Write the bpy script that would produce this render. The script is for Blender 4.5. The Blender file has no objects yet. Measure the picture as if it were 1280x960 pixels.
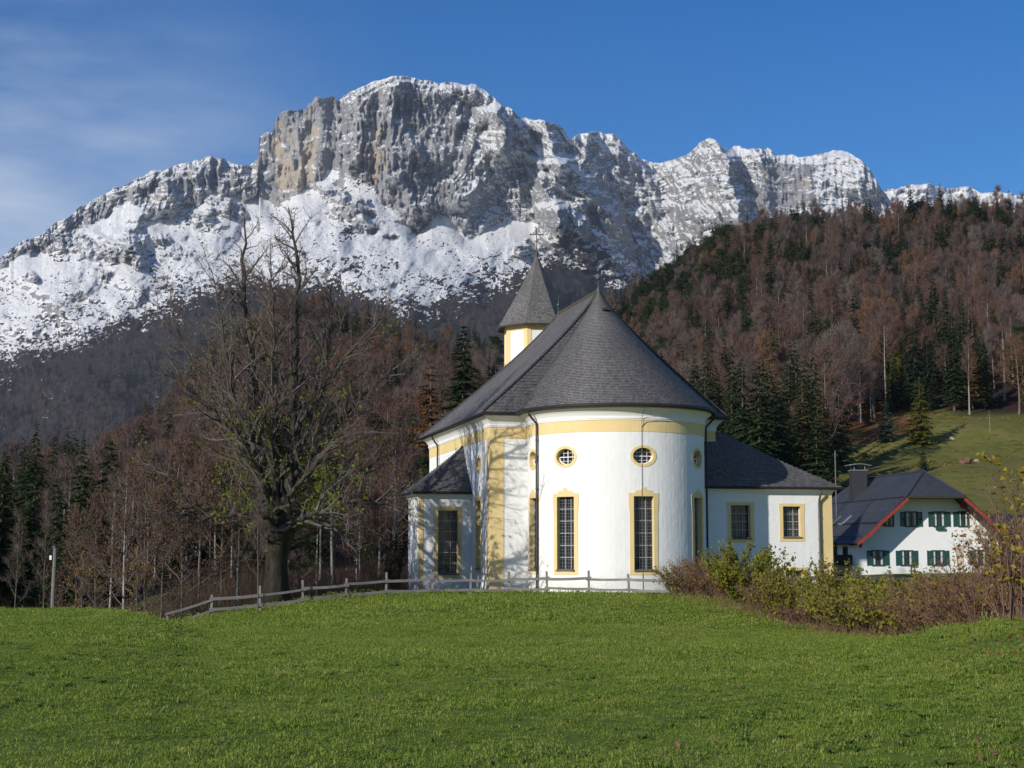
import bpy, bmesh, math, random
import numpy as np
from mathutils import Vector, Matrix

SC = bpy.context.scene
COL = SC.collection
R = math.radians
rng = np.random.default_rng(7)
random.seed(7)

# ---------------------------------------------------------------- camera
F = 1900.0                      # focal length in pixels of the 1280 px wide photograph
EYE = 1.65
PITCH = math.atan(210.0 / F)
cd = bpy.data.cameras.new('camera')
cam = bpy.data.objects.new('camera', cd)
COL.objects.link(cam)
cam.location = (0, 0, EYE)
cam.rotation_euler = (math.pi / 2 + PITCH, 0, 0)
cd.sensor_width = 36
cd.lens = 36 * F / 1280
cd.clip_start = 0.1
cd.clip_end = 30000
SC.camera = cam

# ---------------------------------------------------------------- world and sun
SUN_AZ = 42.0                   # degrees to the left of straight behind the camera
SUN_EL = 21.0
to_sun = Vector((-math.sin(R(SUN_AZ)) * math.cos(R(SUN_EL)), -math.cos(R(SUN_AZ)) * math.cos(R(SUN_EL)), math.sin(R(SUN_EL))))
w = bpy.data.worlds.new('World')
SC.world = w
w.use_nodes = True
wn, wl = w.node_tree.nodes, w.node_tree.links
wn.clear()
wo = wn.new('ShaderNodeOutputWorld')
bg = wn.new('ShaderNodeBackground')
sky = wn.new('ShaderNodeTexSky')
sky.sky_type = 'NISHITA'
sky.sun_disc = False
sky.sun_elevation = R(SUN_EL)
sky.sun_rotation = R(180 + SUN_AZ)
sky.altitude = 900
sky.air_density = 1.0
sky.dust_density = 0.4
sky.ozone_density = 2.2
bg.inputs['Strength'].default_value = 0.1
# thin cirrus veils, laid on the sky by direction
tc = wn.new('ShaderNodeTexCoord')
mp = wn.new('ShaderNodeMapping')
mp.inputs['Rotation'].default_value = (0, R(20), R(15))
mp.inputs['Scale'].default_value = (2.2, 2.2, 9.0)
nz = wn.new('ShaderNodeTexNoise')
nz.inputs['Scale'].default_value = 1.6
nz.inputs['Detail'].default_value = 7
nz.inputs['Roughness'].default_value = 0.55
rp = wn.new('ShaderNodeMapRange')
rp.inputs['From Min'].default_value = 0.30
rp.inputs['From Max'].default_value = 0.64
sx = wn.new('ShaderNodeSeparateXYZ')
rx = wn.new('ShaderNodeMapRange')
rx.interpolation_type = 'SMOOTHSTEP'
rx.inputs['From Min'].default_value = -0.06
rx.inputs['From Max'].default_value = -0.34
rz = wn.new('ShaderNodeMapRange')
rz.interpolation_type = 'SMOOTHSTEP'
rz.inputs['From Min'].default_value = 0.40
rz.inputs['From Max'].default_value = 0.24
mu = wn.new('ShaderNodeMath'); mu.operation = 'MULTIPLY'
mu2 = wn.new('ShaderNodeMath'); mu2.operation = 'MULTIPLY'
mu3 = wn.new('ShaderNodeMath'); mu3.operation = 'MULTIPLY'; mu3.inputs[1].default_value = 0.95
mx = wn.new('ShaderNodeMix'); mx.data_type = 'RGBA'
mx.inputs['B'].default_value = (5.2, 6.0, 7.2, 1)
wl.new(tc.outputs['Generated'], mp.inputs['Vector'])
wl.new(mp.outputs['Vector'], nz.inputs['Vector'])
wl.new(nz.outputs['Fac'], rp.inputs['Value'])
wl.new(tc.outputs['Generated'], sx.inputs[0])
wl.new(sx.outputs['X'], rx.inputs['Value'])
wl.new(sx.outputs['Z'], rz.inputs['Value'])
wl.new(rp.outputs[0], mu.inputs[0]); wl.new(rx.outputs[0], mu.inputs[1])
wl.new(mu.outputs[0], mu2.inputs[0]); wl.new(rz.outputs[0], mu2.inputs[1])
wl.new(mu2.outputs[0], mu3.inputs[0])
wl.new(mu3.outputs[0], mx.inputs['Factor'])
hs = wn.new('ShaderNodeHueSaturation')
hs.inputs['Hue'].default_value = 0.513
hs.inputs['Saturation'].default_value = 1.5
hs.inputs['Value'].default_value = 0.98
wl.new(sky.outputs[0], hs.inputs['Color'])
wl.new(hs.outputs[0], mx.inputs['A'])
wl.new(mx.outputs['Result'], bg.inputs['Color'])
wl.new(bg.outputs[0], wo.inputs['Surface'])

sd = bpy.data.lights.new('sun', 'SUN')
sd.energy = 4.2
sd.angle = R(0.5)
sd.color = (1.0, 0.945, 0.86)
sun = bpy.data.objects.new('sun', sd)
COL.objects.link(sun)
sun.rotation_euler = to_sun.to_track_quat('Z', 'Y').to_euler()
sun.location = (-60, -60, 60)

SC.view_settings.view_transform = 'Standard'
SC.view_settings.look = 'None'
SC.view_settings.exposure = 0.2
SC.view_settings.gamma = 1.0
SC.view_settings.use_curve_mapping = False
SC.cycles.max_bounces = 5
SC.cycles.diffuse_bounces = 2
SC.cycles.glossy_bounces = 2
SC.cycles.transparent_max_bounces = 8
SC.cycles.use_denoising = True
try:
    SC.cycles.denoiser = 'OPENIMAGEDENOISE'
except Exception:
    pass

# ---------------------------------------------------------------- small maths
CP, SP = math.cos(PITCH), math.sin(PITCH)

def gz(py):
    u = (480.0 - np.asarray(py, float)) / F
    return (SP + u * CP) / (CP - u * SP)

def at(px, py, Y):
    """world point seen at a pixel of the photograph, Y metres ahead"""
    u = (480.0 - py) / F
    d = CP - u * SP
    return Vector(((px - 640.0) / F / d * Y, Y, EYE + (SP + u * CP) / d * Y))

def topx(P):
    P = np.asarray(P, float)
    y, z = P[..., 1], P[..., 2] - EYE
    dep = y * CP + z * SP
    return 640 + F * P[..., 0] / dep, 480 - F * (z * CP - y * SP) / dep

def sstep(a, b, x):
    t = np.clip((np.asarray(x, float) - a) / (b - a), 0, 1)
    return t * t * (3 - 2 * t)

def _h(ix, iy, iz, seed):
    n = (ix.astype(np.int64) * 374761393 + iy.astype(np.int64) * 668265263 + iz.astype(np.int64) * 1274126177 + seed * 974711) & 0x7fffffff
    n = ((n ^ (n >> 13)) * 1274126177) & 0x7fffffff
    n = (n ^ (n >> 16)) & 0xffff
    return n / 65535.0

def vnoise(x, y, z=None, seed=0):
    x = np.asarray(x, float); y = np.asarray(y, float)
    z = np.zeros_like(x) if z is None else np.asarray(z, float)
    x, y, z = np.broadcast_arrays(x, y, z)
    ix, iy, iz = np.floor(x), np.floor(y), np.floor(z)
    fx, fy, fz = x - ix, y - iy, z - iz
    fx, fy, fz = [t * t * t * (t * (t * 6 - 15) + 10) for t in (fx, fy, fz)]
    r = 0
    for a in (0, 1):
        for b in (0, 1):
            for c in (0, 1):
                wgt = (fx if a else 1 - fx) * (fy if b else 1 - fy) * (fz if c else 1 - fz)
                r = r + wgt * _h(ix + a, iy + b, iz + c, seed)
    return r * 2 - 1

def fbm(x, y, z=None, oct=4, seed=0, gain=0.5, lac=2.03):
    a, s, r = 1.0, 1.0, 0
    for o in range(oct):
        r = r + a * vnoise(np.asarray(x) * s, np.asarray(y) * s, None if z is None else np.asarray(z) * s, seed + o * 17)
        a *= gain; s *= lac
    return r

def ridged(x, y, z=None, oct=4, seed=0, gain=0.5, lac=2.1):
    a, s, r = 1.0, 1.0, 0
    for o in range(oct):
        n = 1 - np.abs(vnoise(np.asarray(x) * s, np.asarray(y) * s, None if z is None else np.asarray(z) * s, seed + o * 31)) * 2
        r = r + a * n
        a *= gain; s *= lac
    return r

# ---------------------------------------------------------------- mesh building
class MB:
    """collects geometry, then links it as ONE mesh object"""
    def __init__(s):
        s.v = []; s.n = 0; s.f = {}; s.uv = {}
    def add(s, V, Fc, mi=0, uv=None):
        V = np.asarray(V, float).reshape(-1, 3)
        Fc = np.asarray(Fc, np.int64)
        if len(Fc) == 0: return
        k = Fc.shape[1]
        s.v.append(V)
        s.f.setdefault(k, []).append((Fc + s.n, mi, uv))
        s.n += len(V)
    def grid(s, P, mi=0, uv=None, closed=False):
        P = np.asarray(P, float)
        a, b = P.shape[:2]
        i = np.arange(a * b).reshape(a, b)
        if closed:
            j = np.roll(i, -1, axis=1)
            q = np.stack([i[:-1], j[:-1], j[1:], i[1:]], -1).reshape(-1, 4)
        else:
            q = np.stack([i[:-1, :-1], i[:-1, 1:], i[1:, 1:], i[1:, :-1]], -1).reshape(-1, 4)
        u = None
        if uv is not None:
            u = np.asarray(uv, float).reshape(-1, 2)[q]
        s.add(P.reshape(-1, 3), q, mi, u)
    def box(s, c, size, M=None, mi=0):
        c = np.asarray(c, float); h = np.asarray(size, float) / 2
        V = np.array([[x, y, z] for x in (-1, 1) for y in (-1, 1) for z in (-1, 1)], float) * h
        if M is not None: V = V @ np.array(M.to_3x3().transposed())
        s.add(V + c, [[0, 1, 3, 2], [4, 6, 7, 5], [0, 4, 5, 1], [2, 3, 7, 6], [0, 2, 6, 4], [1, 5, 7, 3]], mi)
    def bar(s, a, b, w, h, up=(0, 0, 1), mi=0):
        a = Vector(a); b = Vector(b); d = (b - a)
        L = d.length; d.normalize()
        x = d.cross(Vector(up)).normalized(); z = x.cross(d)
        M = Matrix((x, d, z)).transposed()
        s.box((a + b) / 2, (w, L, h), M, mi)
    def tube(s, pts, rad, n=8, mi=0, cap=True):
        pts = np.asarray(pts, float); m = len(pts)
        rad = np.broadcast_to(np.asarray(rad, float), (m,))
        T = np.gradient(pts, axis=0)
        T /= np.linalg.norm(T, axis=1, keepdims=True) + 1e-9
        ref = np.array([0, 0, 1.0]) if abs(T[0][2]) < 0.9 else np.array([1.0, 0, 0])
        X = np.cross(T, ref); X /= np.linalg.norm(X, axis=1, keepdims=True) + 1e-9
        Y = np.cross(X, T)
        a = np.linspace(0, 2 * math.pi, n, endpoint=False)
        P = pts[:, None] + rad[:, None, None] * (np.cos(a)[None, :, None] * X[:, None] + np.sin(a)[None, :, None] * Y[:, None])
        s.grid(P, mi, closed=True)
        if cap:
            for k in (0, m - 1):
                V = np.vstack([P[k], pts[k]])
                i = np.arange(n); j = (i + 1) % n
                f = np.stack([j, i, np.full(n, n)], 1) if k else np.stack([i, j, np.full(n, n)], 1)
                s.add(V, f, mi)
    def cones(s, P0, P1, r0, r1, n=3, mi=0):
        P0 = np.asarray(P0, float); P1 = np.asarray(P1, float); m = len(P0)
        if m == 0: return
        r0 = np.broadcast_to(np.asarray(r0, float), (m,)); r1 = np.broadcast_to(np.asarray(r1, float), (m,))
        T = P1 - P0; T = T / (np.linalg.norm(T, axis=1, keepdims=True) + 1e-9)
        ref = np.where(np.abs(T[:, 2:3]) < 0.9, np.array([[0, 0, 1.0]]), np.array([[1.0, 0, 0]]))
        X = np.cross(T, ref); X /= np.linalg.norm(X, axis=1, keepdims=True) + 1e-9
        Y = np.cross(X, T)
        a = np.linspace(0, 2 * math.pi, n, endpoint=False)
        ring = np.cos(a)[None, :, None] * X[:, None] + np.sin(a)[None, :, None] * Y[:, None]
        A = P0[:, None] + r0[:, None, None] * ring
        B = P1[:, None] + r1[:, None, None] * ring
        V = np.concatenate([A, B], 1).reshape(-1, 3)
        i = np.arange(n); j = (i + 1) % n
        q = np.stack([i, j, j + n, i + n], 1)
        Fc = (np.arange(m)[:, None, None] * 2 * n + q[None]).reshape(-1, 4)
        s.add(V, Fc, mi)
    def slivers(s, P0, D, W, mi=0):
        """flat thin triangles from P0 along D"""
        P0 = np.asarray(P0, float); D = np.asarray(D, float); m = len(P0)
        if m == 0: return
        W = np.broadcast_to(np.asarray(W, float), (m,))
        rv = rng.normal(size=(m, 3))
        X = np.cross(D, rv); X /= np.linalg.norm(X, axis=1, keepdims=True) + 1e-9
        V = np.stack([P0 - X * W[:, None] / 2, P0 + X * W[:, None] / 2, P0 + D], 1).reshape(-1, 3)
        s.add(V, np.arange(3 * m).reshape(m, 3), mi)
    def leaves(s, P, size, mi=0, flat=0.0):
        """small folded leaf blades, random facing"""
        P = np.asarray(P, float); m = len(P)
        if m == 0: return
        size = np.broadcast_to(np.asarray(size, float), (m,))[:, None]
        A = rng.normal(size=(m, 3)); A[:, 2] *= (1 - flat); A /= np.linalg.norm(A, axis=1, keepdims=True) + 1e-9
        B = np.cross(A, rng.normal(size=(m, 3))); B /= np.linalg.norm(B, axis=1, keepdims=True) + 1e-9
        C = np.cross(A, B)
        V = np.stack([P - A * size * .5, P + B * size * .33 + C * size * .08, P + A * size * .55, P - B * size * .33 + C * size * .08], 1).reshape(-1, 3)
        k = np.arange(m)[:, None] * 4
        s.add(V, np.concatenate([k + np.array([[0, 1, 2]]), k + np.array([[0, 2, 3]])], 0), mi)
    def mesh(s, name, mats, smooth=False):
        me = bpy.data.meshes.new(name)
        V = np.concatenate(s.v) if s.v else np.zeros((0, 3))
        loops, starts, tot, mi, uvs = [], [], [], [], []
        pos = 0; anyuv = any(u is not None for L in s.f.values() for _, _, u in L)
        for k, L in s.f.items():
            for Fc, m, u in L:
                loops.append(Fc.reshape(-1))
                c = len(Fc)
                starts.append(pos + np.arange(c) * k); pos += c * k
                tot.append(np.full(c, k)); mi.append(np.full(c, m))
                if anyuv: uvs.append((u if u is not None else np.zeros((c, k, 2))).reshape(-1, 2))
        if not loops: return me
        loops = np.concatenate(loops).astype(np.int32)
        me.vertices.add(len(V)); me.vertices.foreach_set('co', V.astype(np.float32).reshape(-1))
        me.loops.add(len(loops)); me.loops.foreach_set('vertex_index', loops)
        starts = np.concatenate(starts).astype(np.int32)
        me.polygons.add(len(starts)); me.polygons.foreach_set('loop_start', starts)
        me.polygons.foreach_set('material_index', np.concatenate(mi).astype(np.int32))
        me.polygons.foreach_set('use_smooth', np.full(len(starts), smooth))
        if anyuv:
            lay = me.uv_layers.new(name='UVMap')
            lay.data.foreach_set('uv', np.concatenate(uvs).astype(np.float32).reshape(-1))
        for m in (mats if isinstance(mats, (list, tuple)) else [mats]): me.materials.append(m)
        me.update(calc_edges=True)
        me.validate()
        return me
    def build(s, name, mats, parent=None, smooth=False):
        return link(name, s.mesh(name, mats, smooth), parent)

def link(name, data, parent=None):
    o = bpy.data.objects.new(name, data)
    COL.objects.link(o)
    if parent is not None: o.parent = parent
    return o

def tag(o, label=None, cat=None, group=None, kind=None):
    if label: o['label'] = label
    if cat: o['category'] = cat
    if group: o['group'] = group
    if kind: o['kind'] = kind
    return o

def thing(name, label, cat, loc=(0, 0, 0), rz=0.0, group=None):
    o = bpy.data.objects.new(name, None)
    COL.objects.link(o)
    o.location = loc
    o.rotation_euler = (0, 0, rz)
    o.empty_display_size = 0.3
    return tag(o, label, cat, group)

def kids(o):
    return [c for c in TREE.get(o.name, [])]

def dup(root, loc, rz=0.0, scale=1.0, label=None, group=None):
    """a copy of a thing with copies of its parts and sub-parts"""
    r = root.copy(); COL.objects.link(r)
    r.location = loc; r.rotation_euler = (0, 0, rz); r.scale = (scale,) * 3 if np.isscalar(scale) else scale
    if label: r['label'] = label
    if group: r['group'] = group
    for ch in list(root.children):
        c = ch.copy(); COL.objects.link(c); c.parent = r
        for g in list(ch.children):
            d = g.copy(); COL.objects.link(d); d.parent = c
    return r

# ---------------------------------------------------------------- materials
class NT:
    def __init__(s, name):
        s.m = bpy.data.materials.new(name)
        s.m.use_nodes = True
        s.t = s.m.node_tree; s.n = s.t.nodes
        s.b = s.n['Principled BSDF']
        s.b.inputs['Specular IOR Level'].default_value = 0.3
    def new(s, typ, **kw):
        n = s.n.new('ShaderNode' + typ)
        for k, v in kw.items():
            if k in n.inputs: n.inputs[k].default_value = v
            else: setattr(n, k, v)
        return n
    def lk(s, a, b): s.t.links.new(a, b)
    def noise(s, scale, detail=4, rough=0.55, vec=None, coord='Object', vscale=None):
        n = s.new('TexNoise', Scale=scale, Detail=detail, Roughness=rough)
        if vec is None:
            if coord == 'World': vec = s.new('NewGeometry').outputs['Position']
            else: vec = s.new('TexCoord').outputs[coord]
        if vscale is not None:
            m = s.new('Mapping', Scale=vscale); s.lk(vec, m.inputs['Vector']); vec = m.outputs['Vector']
        s.lk(vec, n.inputs['Vector'])
        return n.outputs['Fac']
    def ramp(s, fac, stops):
        r = s.new('ValToRGB')
        e = r.color_ramp.elements
        while len(e) < len(stops): e.new(0.5)
        for i, (p, c) in enumerate(stops):
            e[i].position = p; e[i].color = (*c, 1)
        s.lk(fac, r.inputs['Fac'])
        return r.outputs['Color']
    def rng(s, v, a, b, c=0.0, d=1.0):
        m = s.new('MapRange'); m.inputs['From Min'].default_value = a; m.inputs['From Max'].default_value = b
        m.inputs['To Min'].default_value = c; m.inputs['To Max'].default_value = d
        s.lk(v, m.inputs['Value']); return m.outputs[0]
    def mix(s, fac, a, b, mode='MIX'):
        m = s.new('Mix', data_type='RGBA', blend_type=mode)
        if isinstance(fac, float): m.inputs['Factor'].default_value = fac
        else: s.lk(fac, m.inputs['Factor'])
        for k, x in (('A', a), ('B', b)):
            if isinstance(x, tuple): m.inputs[k].default_value = (*x, 1)
            else: s.lk(x, m.inputs[k])
        return m.outputs['Result']
    def math(s, op, a, b):
        m = s.new('Math', operation=op)
        for i, x in enumerate((a, b)):
            if isinstance(x, (int, float)): m.inputs[i].default_value = x
            else: s.lk(x, m.inputs[i])
        return m.outputs[0]
    def bump(s, h, strength=0.3, dist=0.05, prev=None):
        b = s.new('Bump', Strength=strength, Distance=dist)
        s.lk(h, b.inputs['Height'])
        if prev is not None: s.lk(prev, b.inputs['Normal'])
        s.lk(b.outputs[0], s.b.inputs['Normal'])
        return b.outputs[0]
    def color(s, c):
        if isinstance(c, tuple): s.b.inputs['Base Color'].default_value = (*c, 1)
        else: s.lk(c, s.b.inputs['Base Color'])
    def rough(s, v): s.b.inputs['Roughness'].default_value = v

def flat(name, a, b=None, scale=3.0, rough=0.8, bump=0.0, bscale=30.0, bdist=0.02, coord='Object', vscale=None, metal=0.0):
    t = NT(name)
    if b is None: b = tuple(x * 0.75 for x in a)
    n = t.noise(scale, 5, 0.6, coord=coord, vscale=vscale)
    t.color(t.ramp(n, [(0.3, a), (0.7, b)]))
    t.rough(rough)
    t.b.inputs['Metallic'].default_value = metal
    if bump: t.bump(t.noise(bscale, 4, 0.6, coord=coord), bump, bdist)
    return t.m

def varied(name, cols, rough=0.85, spread=1.0, trans=0.0, posn=0.0, pscale=0.5):
    """colour picked per object / per instance, with a little noise inside"""
    t = NT(name)
    oi = t.new('ObjectInfo')
    v = oi.outputs['Random']
    n = t.noise(pscale, 3, 0.6, coord='World')
    f = t.math('ADD', t.math('MULTIPLY', v, spread), t.math('MULTIPLY', t.math('SUBTRACT', n, 0.5), posn))
    k = len(cols)
    t.color(t.ramp(f, [((i / max(1, k - 1)), c) for i, c in enumerate(cols)]))
    t.rough(rough)
    t.b.inputs['Specular IOR Level'].default_value = 0.15
    if trans:
        tr = t.new('BsdfTranslucent')
        t.lk(t.b.inputs['Base Color'].links[0].from_socket, tr.inputs['Color'])
        ms = t.new('MixShader'); ms.inputs[0].default_value = trans
        t.lk(t.b.outputs[0], ms.inputs[1]); t.lk(tr.outputs[0], ms.inputs[2])
        t.lk(ms.outputs[0], t.n['Material Output'].inputs['Surface'])
    return t.m

# ---------------------------------------------------------------- scatter (for what nobody could count)
def scatter(name, P, rot, scale, idx, protos, label=None, cat=None):
    """ONE object: protos instanced on points"""
    me = bpy.data.meshes.new(name)
    n = len(P)
    me.vertices.add(n); me.vertices.foreach_set('co', np.asarray(P, np.float32).reshape(-1))
    a = me.attributes.new('rot', 'FLOAT_VECTOR', 'POINT'); a.data.foreach_set('vector', np.asarray(rot, np.float32).reshape(-1))
    a = me.attributes.new('scl', 'FLOAT', 'POINT'); a.data.foreach_set('value', np.asarray(scale, np.float32))
    a = me.attributes.new('idx', 'INT', 'POINT'); a.data.foreach_set('value', np.asarray(idx, np.int32))
    o = link(name, me)
    ng = bpy.data.node_groups.new(name, 'GeometryNodeTree')
    ng.interface.new_socket(name='Geometry', in_out='INPUT', socket_type='NodeSocketGeometry')
    ng.interface.new_socket(name='Geometry', in_out='OUTPUT', socket_type='NodeSocketGeometry')
    N, L = ng.nodes, ng.links
    gi = N.new('NodeGroupInput'); go = N.new('NodeGroupOutput')
    ip = N.new('GeometryNodeInstanceOnPoints')
    jn = N.new('GeometryNodeJoinGeometry')
    for p in protos:
        oi = N.new('GeometryNodeObjectInfo'); oi.transform_space = 'ORIGINAL'
        oi.inputs['Object'].default_value = p
        oi.inputs['As Instance'].default_value = True
        L.new(oi.outputs['Geometry'], jn.inputs[0])
    def attr(nm, ty):
        k = N.new('GeometryNodeInputNamedAttribute'); k.data_type = ty; k.inputs['Name'].default_value = nm
        return [s for s in k.outputs if s.enabled and s.name == 'Attribute'][0]
    L.new(gi.outputs[0], ip.inputs['Points'])
    L.new(jn.outputs[0], ip.inputs['Instance'])
    ip.inputs['Pick Instance'].default_value = True
    L.new(attr('idx', 'INT'), ip.inputs['Instance Index'])
    er = N.new('FunctionNodeEulerToRotation')
    L.new(attr('rot', 'FLOAT_VECTOR'), er.inputs[0])
    L.new(er.outputs[0], ip.inputs['Rotation'])
    L.new(attr('scl', 'FLOAT'), ip.inputs['Scale'])
    L.new(ip.outputs[0], go.inputs[0])
    m = o.modifiers.new('scatter', 'NODES'); m.node_group = ng
    return tag(o, label, cat, kind='stuff')
# ================================================================ SETTING: ground and hills
Yb = [-30, 0, 12, 25, 38, 45, 55, 60, 66, 71, 76, 85, 95, 110]
Zb = [0, 0, -.02, -.22, -.64, -.93, -1.0, -.92, -.62, -.47, -.40, -.55, -.9, -1.5]
Yl = [-30, 0, 12, 25, 45, 50, 56, 62, 80, 110]
Zl = [0, 0, 0, -.05, -.12, -.25, -.7, -1.5, -3.0, -3.6]
HPX = [-250, 0, 120, 220, 330, 400, 480, 560, 640, 720, 800, 850, 900, 960, 1040, 1120, 1200, 1280, 1500]
HY = [140, 220, 330, 450, 580, 700, 900, 1300]
HT = np.array([
    [724, 718, 712, 706, 702, 702, 708, 720],
    [724, 706, 692, 682, 672, 674, 700, 720],
    [724, 700, 672, 648, 636, 640, 690, 720],
    [724, 690, 630, 572, 532, 540, 640, 720],
    [724, 675, 595, 515, 440, 425, 520, 700],
    [724, 670, 590, 510, 440, 415, 500, 690],
    [724, 670, 590, 520, 465, 452, 530, 690],
    [724, 670, 600, 540, 492, 482, 550, 690],
    [722, 670, 600, 540, 490, 475, 540, 690],
    [722, 668, 600, 530, 476, 447, 510, 680],
    [722, 665, 598, 525, 455, 407, 460, 650],
    [722, 660, 588, 508, 428, 372, 425, 600],
    [720, 655, 578, 492, 405, 335, 385, 560],
    [718, 645, 563, 472, 380, 305, 350, 520],
    [716, 625, 543, 458, 368, 304, 340, 500],
    [714, 612, 523, 444, 360, 302, 340, 500],
    [714, 606, 517, 440, 358, 300, 340, 500],
    [714, 605, 520, 443, 362, 306, 345, 500],
    [714, 602, 520, 443, 362, 310, 350, 500]], float)
_hy = np.arange(140, 1301, 4.0)
_hp = np.arange(-250, 1501, 8.0)
_tmp = np.stack([np.interp(_hy, HY, r) for r in HT])
_k = np.exp(-0.5 * (np.arange(-16, 17) / 7.0) ** 2); _k /= _k.sum()
_tmp = np.stack([np.convolve(np.pad(r, 16, mode='edge'), _k, mode='valid') for r in _tmp])
_tab = np.stack([np.interp(_hp, HPX, _tmp[:, j]) for j in range(len(_hy))], 1)
_k = np.exp(-0.5 * (np.arange(-8, 9) / 3.0) ** 2); _k /= _k.sum()
_tab = np.stack([np.convolve(np.pad(c, 8, mode='edge'), _k, mode='valid') for c in _tab.T], 1)

def ground(x, y):
    x = np.asarray(x, float); y = np.asarray(y, float)
    x, y = np.broadcast_arrays(x, y)
    yc = np.maximum(y, 9.0)
    u = x / yc
    near = np.interp(y, Yb, Zb)
    left = np.interp(y, Yl, Zl)
    wl_ = sstep(-.196, -.262, u)
    z = near + (left - near) * wl_
    wr = sstep(.165, .36, u)
    z = z + wr * np.interp(y, [0, 10, 18, 27, 33, 42, 60, 80], [0, .12, .5, .78, .55, -.05, -.25, 0])
    # the slope that falls away to the right of the church mound
    z = z - sstep(.115, .2, u) * np.interp(y, [45, 55, 70, 90, 110], [0, .12, .3, .3, 0])
    z = z + 0.05 * fbm(x / 3.5, y / 3.5, oct=2, seed=3) + 0.012 * fbm(x / .5, y / .5, oct=2, seed=4)
    z = z - sstep(-.05, -.235, u) * np.interp(y, [48, 58, 64, 70, 78, 90], [0, .25, .62, .92, .6, .2])
    # hills
    px = 640 + F * u
    fi = np.clip((px + 250) / 8.0, 0, len(_hp) - 1.001); fj = np.clip((y - 140) / 4.0, 0, len(_hy) - 1.001)
    i = fi.astype(int); j = fj.astype(int); a = fi - i; b = fj - j
    py = (_tab[i, j] * (1 - a) + _tab[i + 1, j] * a) * (1 - b) + (_tab[i, j + 1] * (1 - a) + _tab[i + 1, j + 1] * a) * b
    zh = EYE + y * gz(py) + fbm(x / 45, y / 45, oct=4, seed=9) * np.clip((y - 130) / 300, 0, 1) * 4.0
    wh = sstep(97, 150, y)
    return z + (zh - z) * wh

def forest_mask(x, y):
    """1 where the woods stand"""
    u = x / np.maximum(y, 9.0); px = 640 + F * u
    edge = np.interp(px, [-200, 300, 560, 640, 800, 860, 960, 1035, 1060, 1100, 1150, 1200, 1280, 1500],
                     [118, 118, 122, 140, 150, 165, 185, 215, 318, 350, 352, 340, 335, 335])
    return sstep(-6, 6, y - edge + 8 * vnoise(x / 14, y / 14, seed=5))

gs = np.linspace(-.80, .80, 441)
gy = np.concatenate([np.arange(-24, 0, 2.0), np.arange(0, 80, .42), np.geomspace(80, 1300, 190)])
GS, GY = np.meshgrid(gs, gy)
GX = GS * (GY + 42)
GZ = ground(GX, GY)
mb = MB()
mb.grid(np.stack([GX, GY, GZ], -1)[:, ::1])
gt = NT('grassland')
att = gt.new('Attribute', attribute_name='zone')
sepc = gt.new('SeparateColor'); gt.lk(att.outputs['Color'], sepc.inputs[0])
n1 = gt.noise(0.35, 5, .6, coord='World'); n2 = gt.noise(9.0, 4, .7, coord='World')
n3 = gt.noise(0.03, 6, .65, coord='World')
green = gt.mix(n2, gt.ramp(n1, [(.3, (.105, .16, .022)), (.7, (.15, .20, .03))]), (.08, .115, .02))
past = gt.ramp(n3, [(.25, (.12, .13, .028)), (.5, (.165, .15, .04)), (.72, (.18, .13, .055))])
past = gt.mix(gt.rng(gt.noise(0.25, 5, .7, coord='World'), .45, .7), past, (.095, .115, .024))
past = gt.mix(gt.rng(gt.noise(.9, 5, .75, coord='World'), .55, .68, 0, .8), past, (.20, .145, .075))
litter = gt.ramp(gt.noise(0.6, 5, .7, coord='World'), [(.3, (.17, .06, .024)), (.65, (.10, .045, .022))])
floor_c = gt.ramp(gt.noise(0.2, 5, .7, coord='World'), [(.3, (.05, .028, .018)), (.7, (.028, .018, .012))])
c = gt.mix(sepc.outputs['Green'], green, past)
c = gt.mix(sepc.outputs['Blue'], c, litter)
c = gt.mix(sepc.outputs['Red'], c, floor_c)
gt.color(c); gt.rough(.95)
gt.b.inputs['Specular IOR Level'].default_value = 0.1
gt.bump(gt.noise(14, 5, .7, coord='World'), .5, .05)
ground_me = mb.mesh('ground', gt.m, True)
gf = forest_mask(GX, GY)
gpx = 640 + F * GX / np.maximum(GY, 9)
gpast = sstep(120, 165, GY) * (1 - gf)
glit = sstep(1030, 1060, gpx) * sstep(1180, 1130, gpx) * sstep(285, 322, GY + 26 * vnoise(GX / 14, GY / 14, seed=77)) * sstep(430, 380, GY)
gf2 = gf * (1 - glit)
# dry leaf litter under the near bushes
glit = np.maximum(glit, .75 * np.exp(-((GY - np.interp(gpx, [830, 1000, 1280, 1500], [73, 52, 34, 28])) / 7.0) ** 2) * sstep(850, 960, gpx) * (vnoise(GX / 1.2, GY / 1.2, seed=8) * .5 + .6))
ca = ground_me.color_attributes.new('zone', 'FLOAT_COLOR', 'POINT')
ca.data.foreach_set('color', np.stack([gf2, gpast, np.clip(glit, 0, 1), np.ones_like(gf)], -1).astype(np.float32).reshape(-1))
ground_o = tag(link('ground', ground_me), kind='structure')

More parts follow.
